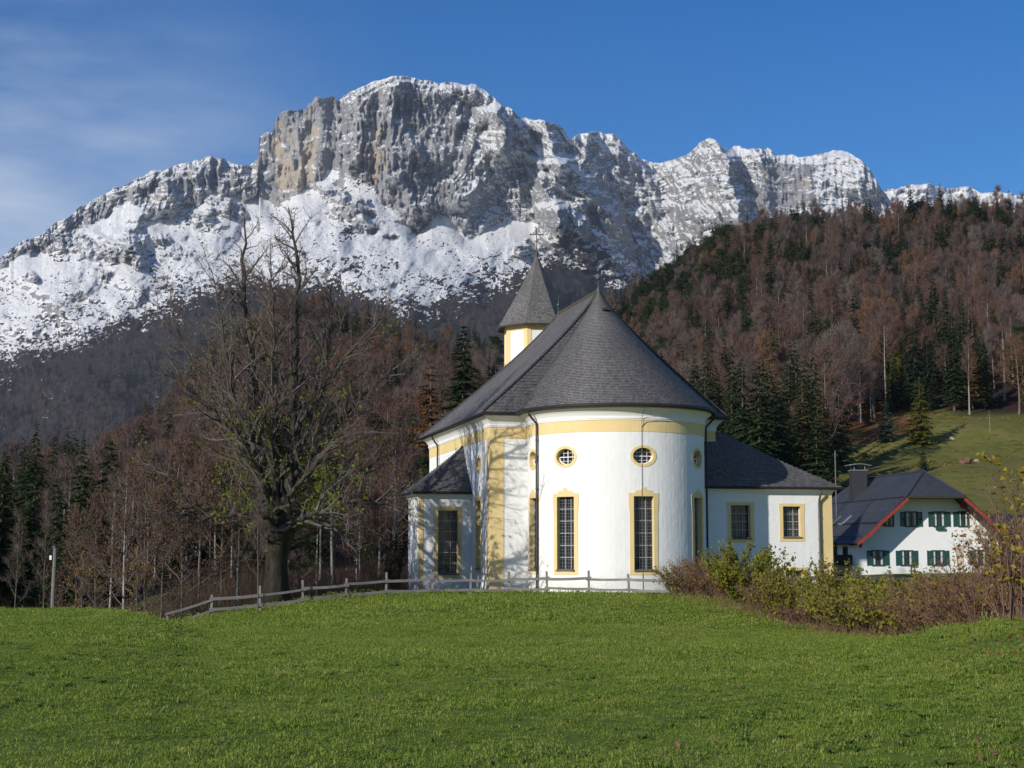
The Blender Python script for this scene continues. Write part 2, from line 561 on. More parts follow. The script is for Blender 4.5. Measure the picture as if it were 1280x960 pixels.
# ================================================================ SETTING: the mountain
SK = [(-260, 455), (-60, 352), (0, 323), (17, 307), (32, 298), (52, 294), (70, 279), (85, 273), (99, 260), (122, 247), (140, 235), (160, 230.5), (184, 215.5), (204, 212),
      (222, 206), (245, 200), (265, 194.6), (280, 199), (300, 207.5), (312, 206), (320, 201), (322.6, 199), (324.5, 172), (334, 165), (341, 166), (344, 149), (353, 139), (382, 137),
      (386, 129), (395, 122.5), (417, 120.6), (423.5, 125), (430, 121), (457, 106.6), (494, 94), (512, 96.5), (534, 101), (573, 104.4), (579, 107), (589, 105), (605, 112),
      (621, 126), (640, 137), (651, 148), (658, 147), (681, 151), (700, 156), (708, 167), (712.5, 175), (725, 167), (744, 164), (766, 167), (778, 178), (790, 190.6),
      (812, 201.6), (826, 203.8), (844, 200), (862, 192), (875, 176.6), (886, 172), (897, 177), (910, 188), (924, 181), (934, 186), (960, 185), (970, 194.7), (1012, 194.7),
      (1032, 188), (1060, 190), (1077, 200), (1087, 212), (1105, 240), (1130, 275), (1180, 330), (1260, 400), (1500, 520)]
SKx, SKy = np.array(SK).T
CB = [(-260, 470), (-60, 365), (0, 334), (30, 322), (60, 308), (100, 284), (130, 268), (160, 258), (180, 264), (205, 272), (235, 256), (260, 246), (290, 242), (318, 246), (345, 256), (362, 248), (395, 222), (425, 208), (450, 226),
      (475, 246), (500, 268), (520, 288), (540, 272), (560, 274), (580, 295), (600, 289), (625, 278), (655, 268), (690, 285), (720, 300), (760, 330), (800, 345), (850, 320),
      (900, 270), (960, 262), (1040, 262), (1090, 275), (1200, 400), (1500, 560)]
CBx, CBy = np.array(CB).T
TLx = [-260, 0, 17, 29, 60, 100, 150, 190, 220, 250, 290, 340, 400, 450, 480, 500, 520, 545, 565, 600, 640, 665, 690, 720, 760, 800, 850, 950]
TLy = [490, 458, 446, 436, 432, 420, 402, 392, 376, 364, 352, 352, 362, 360, 372, 388, 384, 388, 366, 358, 352, 330, 312, 322, 340, 352, 352, 360]

PXc = np.arange(-170, 1300, 1.15)
NR = 520
S = np.interp(PXc, SKx, SKy)
S = S + 1.6 * fbm(PXc / 9, PXc * 0, oct=3, seed=50) * sstep(0, 60, PXc + 100)
_kk = np.exp(-0.5 * (np.arange(-90, 91) / 30.0) ** 2); _kk /= _kk.sum()
Sb = np.convolve(np.pad(S, 90, mode='edge'), _kk, mode='valid')
T = (np.linspace(0, 1, NR) ** 1.12)[:, None]
BOT = 705.0
_kt = sstep(0, .30, T)
Se = S[None] * (1 - _kt) + Sb[None] * _kt
PY = Se + (BOT - Se) * T
PX = np.broadcast_to(PXc[None], PY.shape)
cbase = np.interp(PXc, CBx, CBy)[None] + 7 * fbm(PX / 22, PY / 40, oct=3, seed=61)
tline = np.interp(PXc, TLx, TLy)[None]
cliff = sstep(5, -5, PY - cbase)
right = sstep(645, 700, PX)
leftw = sstep(330, 300, PX)
m_cl = 2.9 * (1 - right) * (1 - leftw) + 1.35 * right + 1.7 * leftw
m_sn = 0.70
m_ = m_sn + (m_cl - m_sn) * cliff
m_ = np.where(PY < S[None] + 14, np.minimum(m_, 1.0 + 0 * m_), m_)             # rounded tops
wall = (sstep(321, 325, PX) * sstep(430, 415, PX))                            # the pillars on the left stay sheer to the top
m_ = m_ + (3.2 - m_) * wall * cliff
m_ = m_ + (0.43 - m_) * sstep(-10, 30, PY - tline)
Y = np.zeros_like(PY)
Y[0] = np.interp(PXc, [-260, 0, 320, 500, 700, 800, 900, 1100, 1500], [3700, 3900, 4150, 4150, 4350, 4700, 4550, 4600, 4900])
G = gz(PY)
for r in range(1, NR):
    mr = np.maximum(m_[r], G[r] + .06)
    Y[r] = Y[r - 1] * (mr - G[r - 1]) / (mr - G[r])

def blur(A, s, ax):
    n = int(s * 3); k = np.exp(-0.5 * (np.arange(-n, n + 1) / s) ** 2); k /= k.sum()
    A = np.moveaxis(A, ax, -1)
    P = np.pad(A, [(0, 0), (n, n)], mode='edge')
    r = np.zeros_like(A)
    for i, kk in enumerate(k): r += kk * P[:, i:i + A.shape[1]]
    return np.moveaxis(r, -1, ax)
Y = blur(blur(Y, 6, 1), 2.5, 0)
Yw = blur(Y, 46, 1)
Y = Y + (Yw - Y) * sstep(0, 34, PY - cbase)

def tent(line, amp, wl_, wr_, fade=14):
    """a buttress along a polyline of the photograph: gentle on its left side, abrupt on its right"""
    L = np.array(line, float)
    lo, hi = L[:, 1].min(), L[:, 1].max()
    cx = np.interp(PY, L[:, 1], L[:, 0]) + 5.5 * fbm(PY / 16, PX * 0 + line[0][0], oct=3, seed=int(line[0][0]))
    d = PX - cx
    prof = np.where(d < 0, np.clip(1 + d / wl_, 0, 1), np.clip(1 - d / wr_, 0, 1))
    return (.66 if line[0][0] < 600 else .98) * amp * prof * sstep(lo - fade, lo + 2, PY) * sstep(hi + fade, hi - 4, PY)

D = np.zeros_like(PY)
for ln, a, l_, r_ in [
    ([(494, 92), (491, 141), (502, 160), (520, 183), (528, 200), (524, 222), (534, 268)], 84, 70, 16),
    ([(505, 222), (512, 240), (518, 262), (520, 285)], 60, 30, 9),
    ([(605, 112), (622, 134), (629, 160), (630, 186), (612, 210), (590, 235), (566, 256)], 92, 55, 26),
    ([(573, 104), (570, 120), (575, 140), (570, 160)], 34, 30, 8),
    ([(640, 137), (648, 165), (655, 190), (668, 205), (679, 231), (688, 252), (697, 282)], 130, 34, 13),
    ([(622, 140), (632, 165), (628, 185), (640, 212), (646, 240), (652, 268)], 80, 26, 12),
    ([(683, 151), (688, 175), (698, 208), (703, 222)], 120, 30, 14),
    ([(712, 205), (731, 222), (738, 237), (756, 262), (777, 286)], 140, 38, 13),
    ([(690, 226), (722, 248), (727, 275), (730, 292)], 90, 30, 10),
    ([(706, 262), (722, 277), (740, 285), (763, 316), (778, 334), (802, 356)], 150, 50, 16),
    ([(733, 164), (735, 185), (728, 205)], 50, 30, 10),
    ([(770, 170), (788, 196), (800, 225), (815, 258), (830, 290)], 60, 40, 18),
    ([(886, 170), (904, 196), (914, 222), (922, 248), (926, 275)], 170, 60, 16),
    ([(862, 190), (868, 215), (862, 245), (870, 275)], 45, 25, 12),
    ([(934, 184), (938, 210), (952, 240), (960, 262)], 50, 12, 30),
    ([(1078, 198), (1086, 215), (1098, 240)], 70, 50, 14),
    ([(842, 255), (858, 275), (868, 300)], 50, 25, 10),
    ([(335, 164), (338, 200), (336, 250)], 32, 12, 9),
    ([(364, 137), (370, 180), (372, 250)], 48, 30, 16),
    ([(404, 120), (410, 160), (406, 205), (396, 232)], 52, 30, 17),
    ([(445, 112), (448, 150), (440, 190), (432, 212)], 60, 22, 14),
    ([(205, 212), (213, 235), (205, 256), (196, 268)], 90, 40, 10),
    ([(228, 205), (226, 222), (210, 245)], 40, 20, 9),
    ([(180, 232), (176, 262), (172, 290), (165, 312)], 60, 40, 12),
    ([(300, 206), (306, 225), (308, 240)], 45, 18, 8),
    ([(120, 290), (140, 302), (160, 306), (170, 312)], 40, 30, 10),
    ([(430, 250), (445, 255), (455, 268), (462, 276)], 55, 24, 9)]:
    D = D + tent(ln, a, l_, r_)
mid_n = fbm(PX / 30, PY / 24, oct=3, seed=28)
X3 = (PX - 640) / F * Y; Z3 = Y * G
rockz = np.clip(cliff + .5 * right * sstep(345, 300, PY), 0, 1)
crag = 0 * PY
for cx, cy, rx_, ry_, rot in ((115, 312, 44, 13, -.25), (60, 300, 30, 10, -.4), (165, 300, 18, 14, .5), (205, 300, 14, 9, 0), (172, 325, 12, 10, 0), (130, 345, 8, 8, 0), (245, 272, 34, 9, -.3), (285, 262, 26, 10, -.35), (225, 315, 16, 8, 0), (40, 345, 10, 6, 0),
                              (437, 262, 24, 11, .35), (420, 245, 18, 8, -.5), (462, 268, 10, 8, 0), (463, 288, 8, 6, 0), (488, 298, 9, 4, 0), (520, 272, 18, 18, 0), (690, 300, 22, 14, 0), (655, 313, 14, 8, 0), (425, 262, 10, 6, 0),
                              (745, 320, 16, 22, -.3), (768, 330, 20, 20, 0)):
    dx_, dy_ = PX - cx, PY - cy
    ex = (dx_ * math.cos(rot) - dy_ * math.sin(rot)) / rx_; ey = (dx_ * math.sin(rot) + dy_ * math.cos(rot)) / ry_
    crag = np.maximum(crag, sstep(1.3, .5, np.sqrt(ex ** 2 + ey ** 2) + .45 * fbm(PX / 9, PY / 6, oct=3, seed=66)))
rockz = np.maximum(rockz, crag * .95)
D = D + crag * 26
da, db = PX * .87 - PY * .5, PX * .5 + PY * .87
wobx = 6 * fbm(PX / 40, PY / 40, oct=3, seed=44)
nr = ridged(X3 / 260, Z3 / 420, Y / 900, 5, seed=21, gain=.52)
D = D + (nr - .6) * 44 * (.12 + .88 * rockz) * (1 - .6 * wall)
D = D + (ridged((da + wobx) / 24, db / 85, oct=4, seed=45, gain=.55) - .5) * 30 * rockz * sstep(590, 660, PX) * sstep(1000, 950, PX)
D = D + (ridged((PX * .9 + PY * .42 + wobx) / 22, (PY * .9 - PX * .42) / 90, oct=4, seed=46, gain=.55) - .5) * 20 * rockz * sstep(520, 560, PX) * sstep(660, 600, PX)
D = D + (ridged((PX + wobx) / 13, PY / 70, oct=4, seed=47, gain=.6) - .5) * 19 * (1 - .6 * wall) * rockz * sstep(560, 520, PX)
D = D + ridged(X3 / 60, Z3 / 200, oct=4, seed=25) * 9 * rockz
D = D + fbm(X3 / 90, Z3 / 60, oct=4, seed=27) * 7
D = D + ridged(X3 / 26, Z3 / 34, oct=3, seed=31) * 5.0 * rockz
D = D + fbm(X3 / 22, Z3 / 22, oct=3, seed=29) * 3.4 * (.3 + .7 * rockz)
D = D + ridged(PX / 3.4 + wobx * .1, PY / 18, oct=2, seed=30) * 6.5 * (1 - .5 * wall) * rockz * (.4 + .6 * sstep(-.2, .5, mid_n))
tilt = np.interp(PX, [0, 300, 420, 500, 540, 600, 660, 800, 1100], [.55, .5, .55, .5, -.35, -.1, .45, .3, .1])
bed = Z3 - tilt * X3 + 55 * fbm(X3 / 260, Z3 / 260, oct=3, seed=33)
for per, amp in ((58, 6), (25, 5.5), (12, 3.6)):
    ph = (bed / per) % 1.0
    D = D + amp * (np.where(ph < .75, ph / .75, (1 - ph) / .25) - .5) * -1 * rockz * (.35 + .65 * sstep(-.3, .5, fbm(X3 / 140, Z3 / 140, oct=2, seed=35))) * (1 - .8 * wall)
# gullies and hummocks in the snow and under the trees
D = D + (fbm(PX / 70, PY / 60, oct=4, seed=40) * 48 + fbm((PX + PY * .6) / 12, PY / 22, oct=3, seed=41) * 6) * sstep(0, 60, PY - cbase)
D = D + 34 * ridged(PX / 110 + .2, (PY + PX * .2) / 160, oct=2, seed=43) * sstep(20, 120, PY - tline)
Y2 = Y - D
P = np.stack([(PX - 640) / F, np.ones_like(PX), G], -1)
dirn = np.stack([(PX - 640) / F / (CP - (480 - PY) / F * SP), np.ones_like(PX), G], -1)
P = dirn * Y2[..., None]
P[..., 2] += EYE
# back side of the crest
back = []
for k, (dy, dz) in enumerate([(420, -330), (160, -95), (45, -14)]):
    q = P[0].copy(); q[:, 1] += dy; q[:, 0] *= (1 + dy / P[0][:, 1]); q[:, 2] += dz; back.append(q)
P = np.concatenate([np.stack(back), P], 0)
nb = len(back)
dx = np.gradient(P, axis=1); dyv = np.gradient(P, axis=0)
N = np.cross(dyv, dx); N /= np.linalg.norm(N, axis=-1, keepdims=True) + 1e-9
N *= np.sign(-N[..., 1:2] + 1e-6)
N = N[nb:]
nzv = np.abs(N[..., 2])
fine = fbm(PX / 3.2, PY / 2.0, oct=3, seed=70)
mid = fbm(PX / 14, PY / 9, oct=3, seed=71)
top = sstep(16, 2, PY - S[None])
bias = .20 * top * (1 - wall) + .13 * right * sstep(300, 220, PY) + .05 * leftw - .10 * wall - .16 * sstep(420, 470, PX) * sstep(600, 560, PX) * sstep(130, 160, PY)
bias = bias + .10 * sstep(1000, 1030, PX) * right + .08 * sstep(560, 640, PX) * sstep(200, 150, PY)
bias = bias - .06 + .18 * crag * 0 - .14 * leftw * sstep(40, 10, PY - S[None]) * sstep(6, 14, PY - S[None])
bias = bias - .35 * sstep(940, 955, PX) * sstep(1045, 1010, PX) * sstep(198, 208, PY)
fine2 = fbm(PX / 4.5 + bed / 60, bed / 7.0, oct=3, seed=72)
snow_rock = sstep(.53, .61, nzv + .10 * fine + .12 * fine2 + .08 * mid + bias)
snow_slope = sstep(.30, .45, nzv + .10 * mid + .12 * fine)
snow = snow_rock * rockz + snow_slope * (1 - rockz)
# dwarf pine and boulders dotting the snow, denser towards the tree line
dt = (tline - PY)
dens = np.interp(dt, [-400, -30, -8, 6, 18, 45, 90, 200], [2.2, 1.6, .75, .24, -.04, -.24, -.40, -.58]) + .26 * fbm(PX / 28, PY / 16, oct=3, seed=86)
sp = fbm(PX / 3.2, PY / 1.7, oct=4, seed=80, gain=.65) * .66 + mid * .35 + .25 * fbm(PX / 40, PY / 30, oct=2, seed=83)
veg = sstep(.10, .26, sp + dens - .15) * (1 - rockz * .75)
veg = np.maximum(veg, sstep(-.05, .2, fbm(PX / 6, PY / 4, oct=3, seed=84) + .25 - np.abs(dt - 12) / 30) * sstep(690, 700, PX) * sstep(775, 760, PX))
orange = np.zeros_like(PX)
for cx, cy, rx_, ry_, a in ((352, 205, 13, 48, 1.0), (385, 195, 12, 50, 1.0), (372, 228, 16, 22, .8), (458, 200, 14, 24, .8), (474, 185, 9, 30, .9), (465, 215, 10, 14, .9),
                            (206, 250, 14, 7, .8), (110, 262, 18, 7, .4), (232, 214, 12, 9, .45), (316, 222, 6, 12, .7), (115, 312, 14, 6, .4), (596, 252, 6, 8, .4), (645, 300, 8, 10, .2),
                            (780, 272, 6, 12, .6), (1005, 236, 6, 14, .5)):
    orange = np.maximum(orange, a * sstep(1.25, .3, ((PX - cx) / rx_) ** 2 + ((PY - cy) / ry_) ** 2 + .9 * fbm(PX / 7, PY / 15, oct=3, seed=90)))
mb = MB(); mb.grid(P[:, ::-1])
mt = NT('mountain_rock')
att = mt.new('Attribute', attribute_name='cover')
sepc = mt.new('SeparateColor'); mt.lk(att.outputs['Color'], sepc.inputs[0])
gv = mt.new('NewGeometry').outputs['Position']
rk = mt.noise(1.0, 8, .68, vec=gv, vscale=(.012, .012, .0035))
rk2 = mt.noise(1.0, 6, .65, vec=gv, vscale=(.05, .05, .02))
rock = mt.ramp(rk, [(.3, (.26, .262, .272)), (.5, (.385, .387, .392)), (.7, (.51, .508, .503))])
rock = mt.mix(mt.rng(rk2, .52, .72, 0, .6), rock, (.15, .15, .165))
rk3 = mt.noise(1.0, 5, .75, vec=gv, vscale=(.16, .16, .035))
rock = mt.mix(mt.rng(rk3, .53, .62, 0, .62), rock, (.085, .085, .10))
orng = mt.ramp(rk, [(.35, (.52, .425, .31)), (.65, (.55, .49, .41))])
rock = mt.mix(sepc.outputs['Blue'], rock, orng)
vegc = mt.ramp(mt.noise(.03, 5, .7, vec=gv), [(.35, (.03, .036, .024)), (.6, (.075, .055, .048))])
sn_n = mt.noise(1.0, 4, .7, vec=gv, vscale=(.07, .07, .13))
sfac = mt.rng(mt.math('ADD', sepc.outputs['Red'], mt.math('MULTIPLY', mt.math('SUBTRACT', sn_n, .5), 1.5)), .40, .60)
vfac = mt.rng(mt.math('ADD', sepc.outputs['Green'], mt.math('MULTIPLY', mt.math('SUBTRACT', sn_n, .5), .6)), .42, .62)
c = mt.mix(sfac, rock, (.95, .955, .96))
c = mt.mix(vfac, c, vegc)
mt.color(c); mt.rough(.9)
mt.b.inputs['Specular IOR Level'].default_value = 0.1
mt.bump(mt.noise(1.0, 8, .75, vec=gv, vscale=(.10, .10, .04)), .95, 14.0)
mountain_me = mb.mesh('mountain', mt.m, True)
cov = np.stack([snow, veg, orange, np.ones_like(snow)], -1)
cov = np.concatenate([np.repeat(cov[:1], nb, 0), cov], 0)[:, ::-1]
ca = mountain_me.color_attributes.new('cover', 'FLOAT_COLOR', 'POINT')
ca.data.foreach_set('color', np.clip(cov, 0, 1).astype(np.float32).reshape(-1))
mountain = tag(link('mountain', mountain_me), kind='structure')
MPX, MPY, MP, MDT = PX, PY, P[nb:], dt

# the farther snowy ridge on the right
rp_ = np.arange(1040, 1520, 1.6)
rs = np.interp(rp_, [1040, 1085, 1108, 1139, 1163, 1184, 1211, 1228, 1246, 1280, 1340, 1520], [262, 250, 238, 231, 230, 236, 232.5, 241, 239.6, 244.5, 250, 275])
rs = rs + 1.3 * fbm(rp_ / 8, rp_ * 0, oct=3, seed=51)
tt = np.linspace(0, 1, 110)[:, None]
py = rs[None] + tt * 190
pxx = np.broadcast_to(rp_[None], py.shape)
yy = 6900 - tt * 900 - (ridged(pxx / 26, py / 22, oct=5, seed=52) * 70 + fbm(pxx / 60, py / 40, oct=2, seed=53) * 80)
rr = np.stack([(pxx - 640) / F / (CP - (480 - py) / F * SP), np.ones_like(pxx), gz(py)], -1) * yy[..., None]
rr[..., 2] += EYE
bk = rr[0].copy(); bk[:, 1] += 500; bk[:, 0] *= 1.07; bk[:, 2] -= 260
rr = np.concatenate([bk[None], rr], 0)
mb = MB(); mb.grid(rr[:, ::-1])
dx = np.gradient(rr, axis=1); dyv = np.gradient(rr, axis=0)
N = np.cross(dyv, dx); N /= np.linalg.norm(N, axis=-1, keepdims=True) + 1e-9
sn = sstep(.34, .5, np.abs(N[..., 2]) + .12 * np.concatenate([np.zeros((1, len(rp_))), fbm(pxx / 4, py / 3, oct=3, seed=54)], 0) + .12 * np.concatenate([np.ones((1, len(rp_))), sstep(22, 4, py - rs[None])], 0))
me = mb.mesh('far_ridge', mt.m, True)
ca = me.color_attributes.new('cover', 'FLOAT_COLOR', 'POINT')
ca.data.foreach_set('color', np.stack([sn, sn * 0, sn * 0, sn * 0 + 1], -1)[:, ::-1].astype(np.float32).reshape(-1))
tag(link('snowy_ridge', me), kind='structure')

# ================================================================ the air
hb = MB(); hb.box((0, 3300, 1090), (9000, 8000, 2300))
ht = NT('valley_haze')
ht.n.remove(ht.b)
pv = ht.new('VolumePrincipled')
pv.inputs['Color'].default_value = (.70, .80, 1.0, 1)
pv.inputs['Density'].default_value = 0.000034
pv.inputs['Anisotropy'].default_value = 0.2
ht.lk(pv.outputs[0], ht.n['Material Output'].inputs['Volume'])
hz = tag(hb.build('haze', ht.m), kind='stuff')
hz.location = (0, 0, 0)
# ================================================================ MATERIALS for the buildings
def plaster(name, a, b, bs=1.0):
    t = NT(name)
    n = t.noise(.7, 6, .65); st = t.noise(1.0, 5, .7, vscale=(3.0, 3.0, .25))
    c = t.ramp(n, [(.3, a), (.72, b)])
    c = t.mix(t.rng(st, .56, .8, 0, .28), c, tuple(x * .72 for x in b))
    gp_ = t.new('SeparateXYZ'); t.lk(t.new('NewGeometry').outputs['Position'], gp_.inputs[0])
    damp = t.math('MULTIPLY', t.rng(gp_.outputs['Z'], .9, -.8), t.rng(t.noise(1.3, 6, .7), .38, .62, 0, .62))
    c = t.mix(damp, c, (.40, .385, .34))
    t.color(c); t.rough(.92)
    t.b.inputs['Specular IOR Level'].default_value = 0.1
    b1 = t.bump(t.noise(3.2, 5, .6, vscale=(1, 1, .6)), .38 * bs, .06)
    t.bump(t.noise(26, 3, .6), .25 * bs, .012, b1)
    return t.m
M_white = plaster('white_plaster', (.79, .785, .765), (.73, .725, .705))
M_trim = plaster('white_stucco_moulding', (.78, .775, .755), (.73, .725, .705), .4)
M_yellow = plaster('yellow_plaster', (.75, .585, .30), (.67, .51, .24), .5)

def shingles(name, a, b, dark, w=.17, spec=.35, moss=0.0):
    t = NT(name)
    uv = t.new('UVMap').outputs[0]
    br = t.new('TexBrick', offset=.5, squash=1.0)
    br.inputs['Scale'].default_value = 1.0
    br.inputs['Brick Width'].default_value = w
    br.inputs['Row Height'].default_value = 1.0
    br.inputs['Mortar Size'].default_value = .012
    br.inputs['Mortar Smooth'].default_value = .1
    br.inputs['Bias'].default_value = 0.0
    br.inputs['Color1'].default_value = (*a, 1); br.inputs['Color2'].default_value = (*b, 1); br.inputs['Mortar'].default_value = (*dark, 1)
    t.lk(uv, br.inputs['Vector'])
    sv = t.new('SeparateXYZ'); t.lk(uv, sv.inputs[0])
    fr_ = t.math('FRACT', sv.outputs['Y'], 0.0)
    big = t.noise(.35, 6, .65)
    st = t.noise(1.0, 5, .7, vscale=(2.4, 2.4, .3))
    c = t.mix(t.rng(big, .35, .7, 0, .55), br.outputs['Color'], dark)
    c = t.mix(t.rng(st, .55, .75, 0, .4), c, tuple(min(1, x * 1.7) for x in b))
    c = t.mix(t.rng(t.noise(9, 3, .7), .5, .78, 0, .45), c, dark)
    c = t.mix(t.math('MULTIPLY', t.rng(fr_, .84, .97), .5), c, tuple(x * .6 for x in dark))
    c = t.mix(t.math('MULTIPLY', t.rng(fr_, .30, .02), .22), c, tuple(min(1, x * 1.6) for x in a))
    spk = t.noise(1.0, 2, .8, vec=uv, vscale=(7.0, .9, 1))
    c = t.mix(t.rng(spk, .60, .74, 0, .55), c, tuple(min(1, x * 1.9) for x in a))
    c = t.mix(t.rng(spk, .42, .30, 0, .5), c, dark)
    if moss:
        tc_ = t.new('NewGeometry').outputs['Position']; sz = t.new('SeparateXYZ'); t.lk(tc_, sz.inputs[0])
        f = t.math('MULTIPLY', t.rng(sz.outputs['Z'], moss, moss + 1.6), t.rng(t.noise(1.5, 4, .7), .3, .6, 0, .85))
        c = t.mix(f, c, (.10, .075, .02))
    t.color(c)
    t.b.inputs['Roughness'].default_value = .62
    t.b.inputs['Specular IOR Level'].default_value = spec
    t.bump(br.outputs['Fac'], -.5, .02)
    return t.m
M_shingle = shingles('weathered_wood_shingles', (.155, .148, .152), (.045, .043, .047), (.022, .021, .023), .14, .4, 15.6)
M_shingle2 = shingles('spire_shingles', (.19, .18, .172), (.065, .062, .062), (.028, .027, .027), .14, .35, 20.0)
M_tile = shingles('slate_blue_roof_tiles', (.052, .056, .068), (.040, .044, .056), (.018, .020, .026), .33, .3)
M_glass = NT('window_glass'); M_glass.color((.014, .017, .022)); M_glass.rough(.12); M_glass.b.inputs['Specular IOR Level'].default_value = .5
M_glass.bump(M_glass.noise(3.5, 2, .5), .25, .03); M_glass = M_glass.m
M_lead = flat('lead_bars', (.44, .44, .45), (.36, .36, .37), 8, .6)
M_thinlead = flat('thin_lead_lattice', (.22, .22, .23), (.15, .15, .16), 8, .6)
M_sill = flat('stone_sill', (.16, .14, .12), (.10, .09, .08), 5, .8)
M_gutter = flat('dark_copper_gutter', (.030, .026, .025), (.045, .036, .033), 3, .45, metal=.3)
M_zinc = flat('grey_zinc_pipe', (.10, .105, .115), (.075, .08, .085), 3, .5, metal=.3)
M_iron = flat('wrought_iron', (.05, .04, .035), (.09, .05, .03), 5, .6, metal=.4)
M_copper = flat('verdigris_ball', (.07, .085, .085), (.10, .11, .105), 6, .6, metal=.4)
M_soffit = flat('dark_eaves_board', (.05, .042, .036), (.035, .03, .026), 4, .8)

# ================================================================ THE CHURCH
AL = R(13.5)
C0 = np.array([5.59, 82.0])
av = np.array([-math.sin(AL), math.cos(AL)]); nv = np.array([math.cos(AL), math.sin(AL)])
def ch(s, l, z):
    p = C0 + s * av + l * nv
    return np.array([p[0], p[1], z])
ZE = 9.02
RA = 4.75
church = thing('church', 'white baroque church with yellow trim, round apse and steep grey shingle roof', 'church', (float(C0[0]), float(C0[1]), -.6))
CI = Matrix.Translation(Vector((-float(C0[0]), -float(C0[1]), .6)))
class CMB(MB):
    """as MB, but the geometry is given in world metres and stored in the church's frame"""
    def build(s, name, mats, parent=None, smooth=False):
        o = MB.build(s, name, mats, parent or church, smooth)
        o.data.transform(CI)
        return o

psi = np.radians(np.linspace(-108.4, 108.4, 73))
arc = [(-RA * math.cos(p), RA * math.sin(p)) for p in psi]
WL, WR, SB, SF = -6.6, 6.3, 19.6, 1.5
plan = [(SB, WL), (SF, WL)] + arc + [(SF, WR), (SB, WR)]          # (s, l), anticlockwise from above? fixed by normals below

def off_plan(pl, d):
    """closed plan moved outwards by d"""
    p = np.array(pl, float); n = len(p)
    e = np.roll(p, -1, 0) - p
    e /= np.linalg.norm(e, axis=1, keepdims=True) + 1e-12
    nn = np.stack([e[:, 1], -e[:, 0]], 1)
    area = 0.5 * np.sum(p[:, 0] * np.roll(p[:, 1], -1) - np.roll(p[:, 0], -1) * p[:, 1])
    if area < 0: nn = -nn
    n0 = np.roll(nn, 1, 0)
    m = n0 + nn
    m /= np.sum(m * nn, axis=1, keepdims=True)
    L = np.linalg.norm(m, axis=1, keepdims=True)
    m = m / np.maximum(1, L / 1.8)
    return p + m * d

def ring_rows(pl, rows):
    return np.array([[ch(s, l, z) for s, l in off_plan(pl, d)] for d, z in rows])

def prism(pl, z0, z1):
    m = CMB()
    m.grid(ring_rows(pl, [(0, z0), (0, z1)]), 0, closed=True)
    return m

class Frame:
    """a flat or round wall: a across, z up, o outwards"""
    def __init__(s, fn): s.fn = fn
    def __call__(s, a, z, o=0.0): return s.fn(a, z, o)
def planar(p0, p1):
    p0 = np.array(p0, float); p1 = np.array(p1, float)
    d = (p1 - p0) / np.linalg.norm(p1 - p0)
    o_ = np.array([d[1], -d[0]])
    return Frame(lambda a, z, o=0.0: np.array([p0[0] + d[0] * a + o_[0] * o, p0[1] + d[1] * a + o_[1] * o, z])), float(np.linalg.norm(p1 - p0))
def apse_fn(a, z, o=0.0):
    t = a / RA
    return ch(-(RA + o) * math.cos(t), (RA + o) * math.sin(t), z)
apse = Frame(apse_fn)

def tangent(fr, a0):
    c = fr(a0, 0.0, 0.0); d = fr(a0 + .01, 0.0, 0.0) - c; d /= np.linalg.norm(d)
    o = fr(a0, 0.0, 1.0) - c; o /= np.linalg.norm(o)
    return Frame(lambda a, z, q=0.0: c + d * (a - a0) + o * q + np.array([0, 0, z]))

cutters = CMB()
def cut(fr, contour, depth):
    n = len(contour)
    A = np.array([fr(a, z, .5) for a, z in contour]); B = np.array([fr(a, z, -depth) for a, z in contour])
    cc = np.mean(contour, axis=0)
    V = np.vstack([A, B, [fr(cc[0], cc[1], .5)], [fr(cc[0], cc[1], -depth)]])
    i = np.arange(n); j = (i + 1) % n
    cutters.add(V, np.concatenate([np.stack([i, j, np.full(n, 2 * n)], 1), np.stack([j + n, i + n, np.full(n, 2 * n + 1)], 1),
                                   np.stack([i, i + n, j + n], 1), np.stack([i, j + n, j], 1)]), 1)

def ring_between(mb_, fr, inner, outer, o, back=-.03, mi=0):
    I = np.array([fr(a, z, o) for a, z in inner]); O = np.array([fr(a, z, o) for a, z in outer])
    Ib = np.array([fr(a, z, back) for a, z in inner]); Ob = np.array([fr(a, z, back) for a, z in outer])
    mb_.grid(np.stack([Ib, I, O, Ob]), mi, closed=True)

def rect_pts(a0, a1, z0, z1, n=8, bump=0.0, ear=0.0):
    """contour of a frame, the same number of points whatever the ornament"""
    pts = []
    for t in np.linspace(0, 1, n, endpoint=False): pts.append((a0 + (a1 - a0) * t, z0))
    for t in np.linspace(0, 1, n, endpoint=False): pts.append((a1 + (ear if t > .8 else 0), z0 + (z1 - z0) * t))
    for t in np.linspace(0, 1, 4 * n, endpoint=False):
        x = abs(t - .5) * 2
        zz = bump * (.95 * (1 - sstep(.10, .22, x)) + .48 * (sstep(.10, .16, x) * (1 - sstep(.52, .70, x)))) if bump else 0
        pts.append((a1 + (ear if t < .03 else 0) + (a0 - a1) * t, z1 + float(zz)))
    for t in np.linspace(0, 1, n, endpoint=False): pts.append((a0 - (ear if t < .2 else 0), z1 + (z0 - z1) * t))
    return pts

